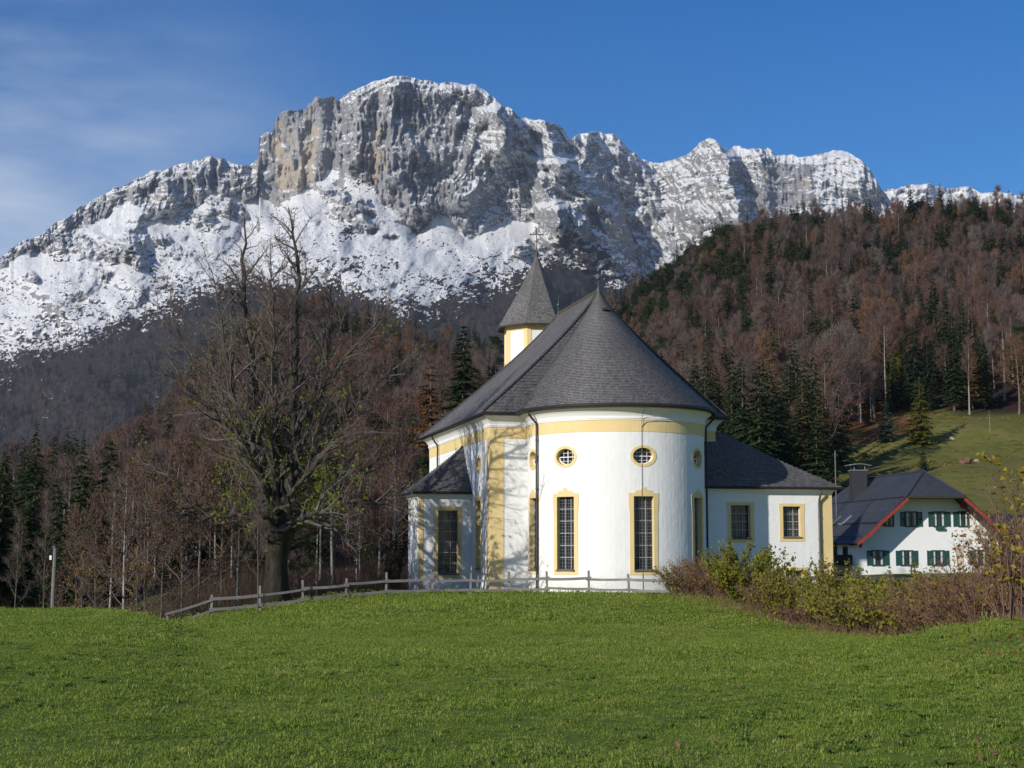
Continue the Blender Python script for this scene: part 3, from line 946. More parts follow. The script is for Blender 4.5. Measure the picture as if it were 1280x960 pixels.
def tall_window(fr, a0, w, z0, z1, fw=.22, bump=.30, depth=.36, nv_=2, nh=5, lattice=True, label=None, cols=None):
    tf = tangent(fr, a0)
    cut(tf, rect_pts(a0 - w / 2, a0 + w / 2, z0, z1, 2), depth)
    m = CMB()
    ring_between(m, fr, rect_pts(a0 - w / 2, a0 + w / 2, z0, z1, 8), rect_pts(a0 - w / 2 - fw, a0 + w / 2 + fw, z0 - fw * 1.15, z1 + fw * .75, 8, bump, .05 if bump else .03), .022)
    win = m.build('window', M_yellow, None)
    if label: win['label'] = label
    m = CMB(); o = -depth + .03
    m.grid(np.array([[tf(a0 - w / 2, z0, o), tf(a0 + w / 2, z0, o)], [tf(a0 - w / 2, z1, o), tf(a0 + w / 2, z1, o)]]))
    p = m.build('pane', M_glass, win)
    m = CMB()
    for k in range(nv_ + 2):
        a = a0 - w / 2 + w * k / (nv_ + 1); t = .035 if k in (0, nv_ + 1) else .028
        m.bar(tf(a, z0, o + .05), tf(a, z1, o + .05), t, t, tuple(tf(a, 0, 1) - tf(a, 0, 0)))
    for k in range(nh + 2):
        z = z0 + (z1 - z0) * k / (nh + 1); t = .03
        m.bar(tf(a0 - w / 2, z, o + .06), tf(a0 + w / 2, z, o + .06), t, t)
    m.build('bars', M_lead, win)
    if lattice:
        m = CMB()
        nn = int(round(w / .135)); zz = int(round((z1 - z0) / .17))
        for k in range(1, nn): 
            a = a0 - w / 2 + w * k / nn
            m.bar(tf(a, z0, o + .02), tf(a, z1, o + .02), .012, .012, tuple(tf(a, 0, 1) - tf(a, 0, 0)))
        for k in range(1, zz):
            z = z0 + (z1 - z0) * k / zz
            m.bar(tf(a0 - w / 2, z, o + .025), tf(a0 + w / 2, z, o + .025), .012, .012)
        m.build('lattice', M_thinlead, win)
    m = CMB()
    V = [[tf(a, z, q) for a in (a0 - w / 2 - .04, a0 + w / 2 + .04)] for z, q in ((z0 + .05, -depth + .04), (z0 - .015, .09), (z0 - .07, .09), (z0 - .07, -.02))]
    m.grid(np.array(V))
    m.build('sill', M_sill, win)
    return win

def oval_window(fr, a0, z0, rx_, rz_, fw=.155, depth=.36):
    tf = tangent(fr, a0)
    ang = np.linspace(0, 2 * math.pi, 36, endpoint=False)
    inn = [(a0 + rx_ * math.cos(t), z0 + rz_ * math.sin(t)) for t in ang]
    out = [(a0 + (rx_ + fw) * math.cos(t), z0 + (rz_ + fw * .9) * math.sin(t)) for t in ang]
    cut(tf, inn, depth)
    m = CMB(); ring_between(m, fr, inn, out, .022)
    win = m.build('oval_window', M_yellow)
    m = CMB(); o = -depth + .03
    V = np.array([tf(a, z, o) for a, z in inn] + [tf(a0, z0, o)])
    i = np.arange(36); m.add(V, np.stack([i, (i + 1) % 36, np.full(36, 36)], 1))
    m.build('pane', M_glass, win)
    m = CMB()
    m.bar(tf(a0, z0 - rz_, o + .05), tf(a0, z0 + rz_, o + .05), .045, .04, tuple(tf(a0, 0, 1) - tf(a0, 0, 0)))
    m.bar(tf(a0 - rx_, z0, o + .05), tf(a0 + rx_, z0, o + .05), .04, .045)
    for k in (-.5, .5):
        h = math.sqrt(1 - k * k)
        m.bar(tf(a0 + k * rx_, z0 - rz_ * h, o + .04), tf(a0 + k * rx_, z0 + rz_ * h, o + .04), .02, .02, tuple(tf(a0, 0, 1) - tf(a0, 0, 0)))
        m.bar(tf(a0 - rx_ * h, z0 + k * rz_, o + .04), tf(a0 + rx_ * h, z0 + k * rz_, o + .04), .02, .02)
    pts = [tf(a0 + rx_ * .96 * math.cos(t), z0 + rz_ * .96 * math.sin(t), o + .05) for t in np.linspace(math.pi, 2 * math.pi, 19)]
    m.tube(pts, .04, 5)
    m.build('bars', M_trim, win)
    return win

# windows of the apse, nave and the two side wings
TW = dict(w=1.06, z0=.75, z1=4.47)
for ph in (-84.5, -50.5, 0.0, 47.5):
    a = RA * R(ph)
    tall_window(apse, a, **TW)
    oval_window(apse, a, 6.52, .55, .42)
left_wall, LLW = planar(ch(SB, WL, 0)[:2], ch(SF, WL, 0)[:2])
tall_window(left_wall, LLW - 2.9, **TW)
oval_window(left_wall, LLW - 2.9, 6.5, .5, .4)

# side wings
RS0, RS1, RL = 0.4, 8.4, 12.74
LS0, LS1, LLo = 6.6, 9.8, -9.62
rfront, rw_ = planar(ch(RS0, 4.5, 0)[:2], ch(RS0, RL, 0)[:2])
lfront, lw_ = planar(ch(LS0, LLo, 0)[:2], ch(LS0, WL + .2, 0)[:2])
def a_for(fr, L, px):
    aa = np.linspace(0, L, 400)
    xs = np.array([topx(fr(a, 3.0))[0] for a in aa])
    return float(np.interp(px, xs, aa))
def z_for(fr, a, py):
    p = fr(a, 0.0)
    return EYE + p[1] * float(gz(py))
for (pa, pb, ya, yb) in ((914, 938, 631.5, 672.5), (979, 1001, 633, 671), (981, 1003, 713, 745)):
    a0, a1 = a_for(rfront, rw_, pa), a_for(rfront, rw_, pb); ac = (a0 + a1) / 2
    tall_window(rfront, ac, a1 - a0, z_for(rfront, ac, yb), z_for(rfront, ac, ya), fw=.22, bump=0, depth=.34, nv_=2, nh=3)
a0, a1 = a_for(lfront, lw_, 547.5), a_for(lfront, lw_, 572.5); ac = (a0 + a1) / 2
tall_window(lfront, ac, a1 - a0, z_for(lfront, ac, 717), z_for(lfront, ac, 638), fw=.22, bump=.16, nv_=2, nh=5)

def boolean(o):
    md = o.modifiers.new('cut', 'BOOLEAN'); md.object = cut_o; md.operation = 'DIFFERENCE'; md.solver = 'EXACT'
    dg = bpy.context.evaluated_depsgraph_get()
    me = bpy.data.meshes.new_from_object(o.evaluated_get(dg))
    o.modifiers.clear(); o.data = me

def solid(pl, z0, z1, name):
    """closed wall block with a top and a bottom"""
    m = CMB(); n = len(pl)
    R0 = np.array([ch(s, l, z0) for s, l in pl]); R1 = np.array([ch(s, l, z1) for s, l in pl])
    cc = np.mean(np.array(pl), axis=0)
    if len(pl) > 10: cc = np.array([2.0, 0.0])
    V = np.vstack([R0, R1, [ch(cc[0], cc[1], z0)], [ch(cc[0], cc[1], z1)]])
    i = np.arange(n); j = (i + 1) % n
    m.add(V, np.concatenate([np.stack([i, j, j + n], 1), np.stack([i, j + n, i + n], 1), np.stack([j, i, np.full(n, 2 * n)], 1), np.stack([i + n, j + n, np.full(n, 2 * n + 1)], 1)]))
    o = m.build(name, [M_white, M_yellow])
    b = bmesh.new(); b.from_mesh(o.data); bmesh.ops.remove_doubles(b, verts=b.verts, dist=1e-5); bmesh.ops.recalc_face_normals(b, faces=b.faces); b.to_mesh(o.data); b.free()
    return o
Z0 = -1.6
body = solid(plan, Z0, ZE - .03, 'nave_wall')
rplan = [(RS0, 4.5), (RS0, RL), (RS1, RL), (RS1, 4.5)]
lplan = [(LS0, WL + .2), (LS1, WL + .2), (LS1, LLo), (LS0, LLo)]
ZER, ZEL = 5.12, 4.93
rwing = solid(rplan, Z0, ZER - .02, 'wing_wall')
lwing = solid(lplan, Z0, ZEL - .02, 'wing_wall')
cut_o = cutters.build('cutter', [M_white, M_yellow])
b = bmesh.new(); b.from_mesh(cut_o.data); bmesh.ops.remove_doubles(b, verts=b.verts, dist=1e-5); bmesh.ops.recalc_face_normals(b, faces=b.faces); b.to_mesh(cut_o.data); b.free()
bpy.context.view_layer.update()
for o in (body, rwing, lwing): boolean(o)
bpy.data.objects.remove(cut_o)

# mouldings
m = CMB(); m.grid(ring_rows(plan, [(-.02, 8.36), (.05, 8.36), (.05, 8.42), (.08, 8.43), (.08, 8.50), (.05, 8.52), (.09, 8.62), (.17, 8.75), (.30, 8.88), (.40, 8.95), (.40, 9.00), (-.02, 9.0)]), closed=True)
m.build('cornice', M_trim)
m = CMB(); m.grid(ring_rows(plan, [(-.02, 7.76), (.018, 7.76), (.018, 8.355), (-.02, 8.355)]), closed=True)
m.build('frieze', M_yellow)
def pilaster(path, z0, z1, o, name='pilaster'):
    """a flat strip along a broken line of plan points"""
    m = CMB(); p = np.array(path, float)
    e = np.diff(p, axis=0); e /= np.linalg.norm(e, axis=1, keepdims=True)
    nn = np.stack([-e[:, 1], e[:, 0]], 1)
    mm = np.vstack([nn[:1], [(nn[k] + nn[k + 1]) / (1 + nn[k] @ nn[k + 1]) for k in range(len(nn) - 1)], nn[-1:]]) if len(p) > 2 else np.vstack([nn, nn])
    q = p + mm * o; q0 = p - mm * .02
    ends = [q0[0]] + list(q) + [q0[-1]]
    m.grid(np.array([[ch(s, l, z) for s, l in ends] for z in (z0, z1)]))
    m.grid(np.array([[ch(s, l, z1) for s, l in ([p[0]] + list(p) + [p[-1]])], [ch(s, l, z1) for s, l in ends]]))
    return m.build(name, M_yellow)
pilaster([(SF + .75, WL), (SF, WL), (SF, WL + .75)], Z0, 7.755, .028)
pilaster([(SF, WR - .6), (SF, WR), (SF + .75, WR)], Z0, 7.755, .028)
pilaster([(RS0, 4.78), (RS0, 5.06)], Z0, ZER - .06, .02)
pilaster([(RS0, RL - .68), (RS0, RL), (RS0 + .68, RL)], Z0, ZER - .06, .028)
pilaster([(LS0, LLo + .02), (LS0, LLo + .30)], Z0, ZEL - .08, .02)
# cornice boards of the wings
for pl, ze in ((rplan, ZER), (lplan, ZEL)):
    m = CMB(); m.grid(ring_rows(pl, [(-.02, ze - .26), (.04, ze - .26), (.07, ze - .18), (.16, ze - .06), (.30, ze - .02), (-.02, ze - .02)]), closed=True)
    m.build('wing_cornice', M_trim)

# shingle roofs, laid in courses
def roof_face(mb_, E, G, nc, flare=1.17, lip=.055, mi=0, u0=0.0):
    E = np.asarray(E, float); G = np.asarray(G, float)
    u = np.concatenate([[0], np.cumsum(np.linalg.norm(np.diff(E, axis=0), axis=1))]) + u0
    ts = np.linspace(0, 1, nc + 1)
    def row(t):
        h = 1 - (1 - t) ** flare
        P_ = E + (G - E) * h
        P_[:, 2] = E[:, 2] + (G[:, 2] - E[:, 2]) * t
        return P_
    for i in range(nc):
        a = row(ts[i]); b = row(ts[i + 1])
        up = a.copy(); up[:, 2] += lip; 
        UV = np.array([[(x, i + .02) for x in u], [(x, i + .05) for x in u], [(x, i + .98) for x in u]])
        mb_.grid(np.stack([a, up, b]), mi, UV)

def lerp_pts(a, b, n): 
    a = np.asarray(a, float); b = np.asarray(b, float)
    return a + (b - a) * np.linspace(0, 1, n)[:, None]
zt = 9.16
FL, FR, BR, BL = ch(SF - .5, WL - .5, zt), ch(SF - .5, WR + .5, zt), ch(SB + .5, WR + .5, zt), ch(SB + .5, WL - .5, zt)
ZR = 16.32
R1, R2 = ch(3.1, 0, ZR), ch(11.6, 0, ZR)
m = CMB()
roof_face(m, lerp_pts(BL, FL, 40), lerp_pts(R2, R1, 40), 46)
roof_face(m, lerp_pts(FR, BR, 40), lerp_pts(R1, R2, 40), 46)
roof_face(m, lerp_pts(FL, FR, 40), np.repeat(R1[None], 40, 0), 40, lip=.07)
roof_face(m, lerp_pts(BR, BL, 24), np.repeat(R2[None], 24, 0), 46)
AP = ch(3.0, 0, ZR + .10)
RE = RA + .55
ps2 = np.radians(np.linspace(-114, 114, 97))
ring = np.array([ch(-RE * math.cos(p), RE * math.sin(p), zt + .03) for p in ps2])
roof_face(m, ring, np.repeat(AP[None], 97, 0), 74, 1.17, .045)
m.tube(lerp_pts(R1, R2, 4) + np.array([0, 0, .02]), .10, 6)
roof = m.build('roof', M_shingle)
def crease(E, G, flare, r=.075, lift=.05):
    t = np.linspace(0, 1, 30)[:, None]; h = 1 - (1 - t) ** flare
    p = E + (G - E) * h; p[:, 2] = (E[2] + (G[2] - E[2]) * t[:, 0]) + lift
    m_ = CMB(); m_.tube(p, r, 6); return m_.build('hip_capping', M_hipcap, roof)
M_hipcap = flat('dark_hip_shingles', (.075, .07, .07), (.035, .033, .034), 5, .7, .5, 9)
for e_, g_r in ((FL, R1), (FR, R1), (BL, R2), (BR, R2)): crease(e_, g_r, 1.17)
for p_ in (-102, 102): crease(ch(-RE * math.cos(R(p_)), RE * math.sin(R(p_)), zt + .03), AP, 1.17, .05, .03)
# hip capping shingles, eaves and gutters
m = CMB()
eplan = [(SB + .5, WL - .5), (SF - .5, WL - .5)] + [(-RE * math.cos(p), RE * math.sin(p)) for p in np.radians(np.linspace(-101, 101, 61))] + [(SF - .5, WR + .5), (SB + .5, WR + .5)]
eo = np.array([ch(s, l, 0) for s, l in eplan]); ei = np.array([ch(s, l, 0) for s, l in off_plan(plan, .38)])
def loop(pl, d, z): return np.array([ch(s, l, z) for s, l in off_plan(pl, d)])
m.grid(np.stack([loop(eplan, -.62, 9.0), loop(eplan, -.04, 9.0), loop(eplan, 0, 9.02), loop(eplan, 0, 9.18)]), closed=True)
m.build('eaves', M_soffit)
m = CMB()
for pl in (eplan[:2], eplan[1:3], eplan[2:-2], eplan[-3:-1], eplan[-2:]):
    pass
gp = np.array([ch(s, l, 9.06) for s, l in off_plan(eplan, .07)])
m.tube(gp, .085, 8)
m.build('gutter', M_gutter)

def downpipe(fr, a, ztop, zbot, out0, r=.055, mat=M_gutter):
    m = CMB()
    pts = [fr(a, ztop, out0), fr(a, ztop - .18, out0 - .02), fr(a, ztop - .62, .16), fr(a, ztop - .8, .13)] + [fr(a, z, .13) for z in np.linspace(ztop - 1.1, zbot, 6)]
    m.tube(pts, r, 8)
    for z in np.linspace(ztop - 1.5, zbot + .8, 4): m.tube([fr(a, z - .03, .13), fr(a, z + .03, .13)], r + .018, 8)
    return m.build('downpipe', mat)
downpipe(apse, RA * R(-75.2), 9.0, -1.0, .6)
downpipe(apse, RA * R(74.5), 9.0, -1.0, .6)
downpipe(left_wall, LLW - 14.6, 9.0, 4.5, .5)
downpipe(rfront, rw_ - .80, ZER, -1.0, .40, .062, M_zinc)
# lightning conductor running down the apse
m = CMB(); 
m.tube([apse_fn(RA * R(-1.2), z, o) for z, o in ((9.2, .66), (8.9, .55), (8.45, .12), (7.7, .05), (4, .03), (.5, .03), (-.8, .03))], .012, 5)
m.tube([apse_fn(RA * R(x), z, .04) for x, z in ((-1.2, 8.0), (2, 8.25), (8, 8.3), (18, 8.33))], .012, 5)
m.build('lightning_conductor', M_zinc)

# wing roofs: hipped, running into the nave
def wing_roof(E4, ridge, nc, zc):
    """E4: inner front, outer front, outer back, inner back"""
    m = CMB(); a, b_, c, d = [np.array(x) for x in E4]; r0, r1 = ridge
    roof_face(m, lerp_pts(a, b_, 30), lerp_pts(r0, r1, 30), nc, 1.12)
    roof_face(m, lerp_pts(b_, c, 30), np.repeat(np.array(r1)[None], 30, 0), nc, 1.12)
    roof_face(m, lerp_pts(c, d, 30), lerp_pts(r1, r0, 30), nc, 1.12)
    m.tube([r0, r1], .08, 6)
    o = m.build('wing_roof', M_shingle)
    m = CMB()
    q = np.array([a, b_, c, d]); lo = q.copy(); lo[:, 2] -= .15; cen = q.mean(0)
    inn = lo + (cen - lo) * .12; inn[:, 2] = lo[:, 2]
    m.grid(np.stack([inn, lo, q]))
    m.build('wing_eaves', M_soffit)
    m = CMB(); gq = q.copy(); gq[:, 2] -= .08; gq = gq + (gq - cen) * np.array([.012, .012, 0])
    m.tube(gq, .075, 8); m.build('wing_gutter', M_gutter)
ze = ZER + .14
wing_roof([ch(RS0 - .42, 4.6, ze), ch(RS0 - .42, RL + .45, ze), ch(RS1 + .42, RL + .45, ze), ch(RS1 + .42, 4.6, ze)], (ch(1.7, 5.2, 8.26), ch(1.7, 7.0, 8.26)), 26, ze)
ze = ZEL + .14
wing_roof([ch(LS1 + .4, WL + .1, ze), ch(LS1 + .4, LLo - .4, ze), ch(LS0 - .4, LLo - .4, ze), ch(LS0 - .4, WL + .1, ze)], (ch(8.6, WL + .1, 7.75), ch(8.6, WL - .15, 7.75)), 24, ze)

# the tower
TX, TY = [float(v) for v in at(671, 400, 98.5)[:2]]
def octo(r, z, rot=0.0, n=8):
    return np.array([[TX + r * math.sin(R(a)), TY - r * math.cos(R(a)), z] for a in [-62 + 45 * k + rot for k in range(8)]])
zte = float(at(671, 411, 98.5).z); zta = float(at(671, 317, 98.5).z)
m = CMB(); m.grid(np.stack([octo(2.2, 8.0), octo(2.2, zte)]), closed=True)
tw = m.build('tower_wall', M_white)
m = CMB()
oc = octo(2.2, 0)
for k in range(8):
    p = oc[k]; pn = oc[(k + 1) % 8]; pp = oc[(k - 1) % 8]; cdir = (p - np.array([TX, TY, 0])); cdir /= np.linalg.norm(cdir)
    q = [p + (pp - p) * .17 , p, p + (pn - p) * .17]
    q = [x + cdir * .03 for x in q]; qi = [q[0] - cdir * .08, q[2] - cdir * .08]
    row = [qi[0]] + q + [qi[1]]
    m.grid(np.array([[x + np.array([0, 0, z]) for x in row] for z in (8.0, zte - .32)]))
m.build('tower_corner_strips', M_yellow)
m = CMB(); m.grid(np.stack([octo(2.18, zte - .32), octo(2.235, zte - .32), octo(2.235, zte - .14), octo(2.34, zte - .02), octo(2.1, zte)]), closed=True)
m.build('tower_frieze', M_yellow)
# sound openings
for k in (0, 1, 7, 2):
    m = CMB(); m2 = CMB()
    p = oc[k]; pn = oc[(k + 1) % 8]; mid_ = (p + pn) / 2; d = (pn - p) / np.linalg.norm(pn - p); o_ = mid_ - np.array([TX, TY, 0]); o_ /= np.linalg.norm(o_)
    zb = float(at(630, 481, 98.5).z)
    ct = [(-.38, 0), (.38, 0)] + [(.38 * math.cos(t), .95 + .38 * math.sin(t)) for t in np.linspace(0, math.pi, 11)]
    V = np.array([mid_ + d * a + o_ * .02 + np.array([0, 0, zb + z]) for a, z in ct] + [mid_ + o_ * .02 + np.array([0, 0, zb + .6])])
    n = len(ct); i = np.arange(n); m.add(V, np.stack([i, (i + 1) % n, np.full(n, n)], 1))
    ctO = [(a * 1.38, z * 1.1 - .06) for a, z in ct]
    I = np.array([mid_ + d * a + o_ * .045 + np.array([0, 0, zb + z]) for a, z in ct]); O = np.array([mid_ + d * a + o_ * .045 + np.array([0, 0, zb + z]) for a, z in ctO])
    m2.grid(np.stack([I - o_ * .05, I, O, O - o_ * .05]), closed=True)
    so = m2.build('sound_opening', M_yellow); m.build('louvre', M_soffit, so)
m = CMB()
RT = 2.75
eo_ = octo(RT, zte + .02)
ap_ = np.array([TX, TY, zta])
for k in range(8):
    roof_face(m, lerp_pts(eo_[k], eo_[(k + 1) % 8], 9), np.repeat(ap_[None], 9, 0), 52, 1.13, .03)
sp = m.build('spire', M_shingle2)
m = CMB(); m.grid(np.stack([octo(2.3, zte - .06), octo(RT - .02, zte - .10), octo(RT, zte + .04)]), closed=True); m.build('spire_eaves', M_soffit)
m = CMB()
zc = float(at(671, 285, 98.5).z)
m.tube([(TX, TY, zta - .3), (TX, TY, zta + .35)], [.10, .05], 8)
m.tube([(TX, TY, zta + .2), (TX, TY, zc)], .035, 6)
zx = float(at(671, 293, 98.5).z)
m.bar((TX - .42, TY, zx), (TX + .42, TY, zx), .05, .06)
m.bar((TX - .16, TY, zx - .45), (TX + .16, TY, zx - .45), .04, .04)
for sx_ in (-.42, .42): m.box((TX + sx_, TY, zx), (.07, .07, .13))
m.build('cross', M_iron)
def finial(p, h, r, fb=.5):
    m = CMB()
    m.tube([p, p + np.array([0, 0, h])], [.03, .016], 6)
    zb = p[2] + h * fb
    t = np.linspace(0, math.pi, 9)
    m.tube([(p[0], p[1], zb - r * math.cos(x)) for x in t], [max(.004, r * math.sin(x)) for x in t], 12)
    m.tube([(p[0], p[1], p[2] - .15), (p[0], p[1], p[2] + .18)], [.13, .04], 8)
    m.build('finial', M_copper)
finial(AP + np.array([0, 0, -.02]), .95, .14, .72)
finial(R2 + np.array([0, 0, 0.0]), 1.15, .12, .5)
# small roof vents near the apex
m = CMB()
for ps_ in (-3, 18):
    e = np.array(ch(-RE * math.cos(R(ps_)), RE * math.sin(R(ps_)), zt))
    p = e + (AP - e) * .86; p[2] = zt + (AP[2] - zt) * .80
    m.box(p + np.array([0, -.05, .12]), (.22, .4, .10))
m.build('roof_vent', M_gutter)
# ================================================================ THE FARMHOUSE
HY0 = 126.0
hc = at(1159.5, 690, HY0)
RID = R(7.0)
def hs(x, y, z):
    """house frame: x across the gable, y along the ridge (away), z up"""
    return np.array([hc.x + x * math.cos(RID) - y * math.sin(RID), HY0 + x * math.sin(RID) + y * math.cos(RID), z])
house = thing('farmhouse', 'white farmhouse with half-hipped dark roof, red bargeboards and dark green shutters', 'house', (hc.x, HY0, -1.8))
HI = Matrix.Translation(Vector((-hc.x, -HY0, 1.8)))
class HMB(MB):
    def build(s, name, mats, parent=None, smooth=False):
        o = MB.build(s, name, mats, parent or house, smooth); o.data.transform(HI); return o
M_hwhite = plaster('house_plaster', (.80, .80, .78), (.74, .74, .73), .3)
M_red = flat('red_bargeboard', (.31, .048, .035), (.22, .032, .024), 3, .55)
M_green = flat('dark_green_shutter', (.026, .092, .080), (.014, .058, .05), 4, .5)
M_wood_dark = flat('dark_balcony_wood', (.045, .028, .020), (.028, .018, .013), 4, .7)
M_chim = flat('slate_clad_chimney', (.035, .036, .042), (.022, .023, .028), 6, .7)
M_curtain = flat('white_curtain', (.62, .62, .62), (.45, .45, .47), 9, .9)
M_wgrey = flat('skylight_frame', (.25, .27, .30), (.16, .17, .19), 4, .35)
ZB = -2.2
HW, RW = 6.15, 6.75
ZEAV, ZV, ZRG, VW = 2.25, 6.15, 8.32, 2.45
LEN = 16.5
# walls: pentagon with the half-hip clipped off
m = HMB()
sec = [(-HW, ZB), (HW, ZB), (HW, 2.75), (VW - .15, 6.1), (-VW + .15, 6.1), (-HW, 2.75)]
f0 = np.array([hs(x, 0, z) for x, z in sec]); f1 = np.array([hs(x, LEN, z) for x, z in sec])
m.grid(np.stack([f0, f1]), closed=True)
for q, rev in ((f0, False), (f1, True)):
    V = np.vstack([q, q.mean(0)]); i = np.arange(6); j = (i + 1) % 6
    m.add(V, np.stack([i, j, np.full(6, 6)], 1) if not rev else np.stack([j, i, np.full(6, 6)], 1))
m.build('wall', M_hwhite)
# roof with a soft kick at the eaves
m = HMB()
OV = 2.2
prof = [(0, ZRG), (VW, ZV + .04), (4.6, 4.22), (5.7, 3.20), (RW, 2.42)]
def slope(sgn):
    rows = []
    for k, (x, z) in enumerate(prof):
        y0 = -OV + (VW * .98 if k == 0 else 0)
        y1 = LEN + OV - (VW * .98 if k == 0 else 0)
        rows.append([hs(sgn * x, y, z) for y in np.linspace(y0, y1, 30)])
    E = np.array(rows)
    for k in range(len(prof) - 1):
        lo, hi = E[k + 1], E[k]
        d = np.linalg.norm(hi - lo, axis=1).max(); nc = max(2, int(d / .36))
        u = np.linspace(0, LEN + 2 * OV, 30)
        for i in range(nc):
            a = lo + (hi - lo) * i / nc; b = lo + (hi - lo) * (i + 1) / nc
            up = a.copy(); up[:, 2] += .03
            if sgn < 0: a, up, b, uu = a[::-1], up[::-1], b[::-1], u
            else: uu = u
            m.grid(np.stack([a, up, b]), 0, np.array([[(x, i) for x in uu], [(x, i + .04) for x in uu], [(x, i + .97) for x in uu]]))
slope(-1); slope(1)
for yy_, s_ in ((-OV, 1), (LEN + OV, -1)):
    r_ = hs(0, yy_ + s_ * VW * .98, ZRG)
    A = np.array([hs(x, yy_, ZV + .04) for x in np.linspace(-VW, VW, 12)])
    for i in range(8):
        a = A + (r_ - A) * i / 8; b = A + (r_ - A) * (i + 1) / 8; up = a.copy(); up[:, 2] += .03
        m.grid(np.stack([a, up, b]), 0, np.array([[(x, i) for x in np.linspace(0, 5, 12)], [(x, i + .04) for x in np.linspace(0, 5, 12)], [(x, i + .97) for x in np.linspace(0, 5, 12)]]))
m.tube([hs(0, -OV + VW, ZRG + .03), hs(0, LEN + OV - VW, ZRG + .03)], .12, 8)
for s_ in (-1, 1):
    m.tube([hs(0, -OV + VW * .98, ZRG + .02), hs(s_ * VW, -OV, ZV + .07)], .09, 6)
roof_h = m.build('roof', M_tile)
# snow guard rails lying along the roof
for x, z in ((2.75, ZV - .16), (5.0, 3.92), (6.4, 2.82)):
    m = HMB(); m.tube([hs(-x, -OV + .2, z + .14), hs(-x, LEN, z + .14)], .035, 5); m.build('snow_guard', M_gutter, roof_h)
# soffits
m = HMB()
for s_ in (-1, 1):
    m.grid(np.array([[hs(s_ * x, y, z - .22) for x, z in prof[1:]] for y in (-OV + .06, .0)]))
    m.grid(np.array([[hs(s_ * x, y, z - .10) for y in (-OV + .06, LEN)] for x, z in ((HW - .1, 2.72), (RW - .02, 2.36))]))
m.grid(np.array([[hs(x, y, ZV - .12) for x in (-VW, VW)] for y in (-OV + .02, .0)]))
m.grid(np.array([[hs(x, -OV - .01, z) for x in (-VW, VW)] for z in (ZV - .14, ZV + .03)]))
m.build('soffit', M_soffit)
for s_ in (-1, 1):
    m = HMB()
    pp = [(VW - .05, ZV - .03)] + prof[2:]
    pp = [(x, z - .05) for x, z in pp]
    for (x0, z0), (x1, z1) in zip(pp[:-1], pp[1:]):
        m.bar(hs(s_ * x0, -OV + .02, z0 - .10), hs(s_ * x1, -OV + .02, z1 - .10), .08, .25)
    m.build('bargeboard', M_red)
    for x, z in ((VW + .35, ZV - .62), (RW - .75, 2.35)):
        m = HMB()
        m.grid(np.array([[hs(s_ * (x + dx * w_), -.75 + dy * w_ , z + dz) for dx, dy in ((-.11, -.1), (.11, -.1), (.11, .1), (-.11, .1))] for dz, w_ in ((.35, 1), (0, 1), (-.12, 1.25), (-.22, .9), (-.42, .1))]), closed=True)
        m.build('rafter_end', M_red)
m = HMB(); m.tube([hs(-RW - .06, -OV, 2.36), hs(-RW - .06, LEN + OV, 2.36)], .09, 8); m.build('gutter', M_gutter)
# chimney, antenna mast, skylights
m = HMB(); m.box(hs(-1.75, 11.2, 7.45), (1.35, 1.2, 2.9)); ck = m.build('chimney', M_chim)
m = HMB(); m.box(hs(-1.75, 11.2, 8.93), (1.5, 1.35, .12)); m.build('chimney_collar', M_sill, ck)
m = HMB()
for k_, t_ in enumerate(np.linspace(-.9, .9, 7)): m.box(hs(-1.75 + 1.02 * t_, 11.2, 9.36 + .14 * (1 - t_ * t_)), (.32, 1.6, .05))
for a in (-.5, .5):
    for b in (-.45, .45): m.tube([hs(-1.75 + a, 11.2 + b, 8.95), hs(-1.75 + a, 11.2 + b, 9.45)], .04, 5)
m.build('chimney_cap', M_wgrey, ck)
m = HMB(); m.tube([hs(-3.9, 11.0, 4.6), hs(-3.9, 11.0, 10.7)], .06, 6); m.tube([hs(-4.15, 11.0, 10.35), hs(-3.65, 11.0, 10.35)], .03, 5); m.tube([hs(-3.9, 10.8, 10.1), hs(-3.9, 11.2, 10.1)], .03, 5); m.build('antenna_mast', M_zinc)
for yk, mm_ in ((9.6, M_sill), (6.9, M_wgrey)):
    m = HMB()
    d = hs(-5.0, yk, 3.95) - hs(-3.9, yk, 4.9)
    m.bar(hs(-5.05, yk, 3.98), hs(-4.1, yk, 4.80), .85, .12); o = m.build('skylight', mm_)
    m = HMB(); m.bar(hs(-4.98, yk, 4.12), hs(-4.16, yk, 4.83), .62, .05); m.build('pane', M_glass, o)
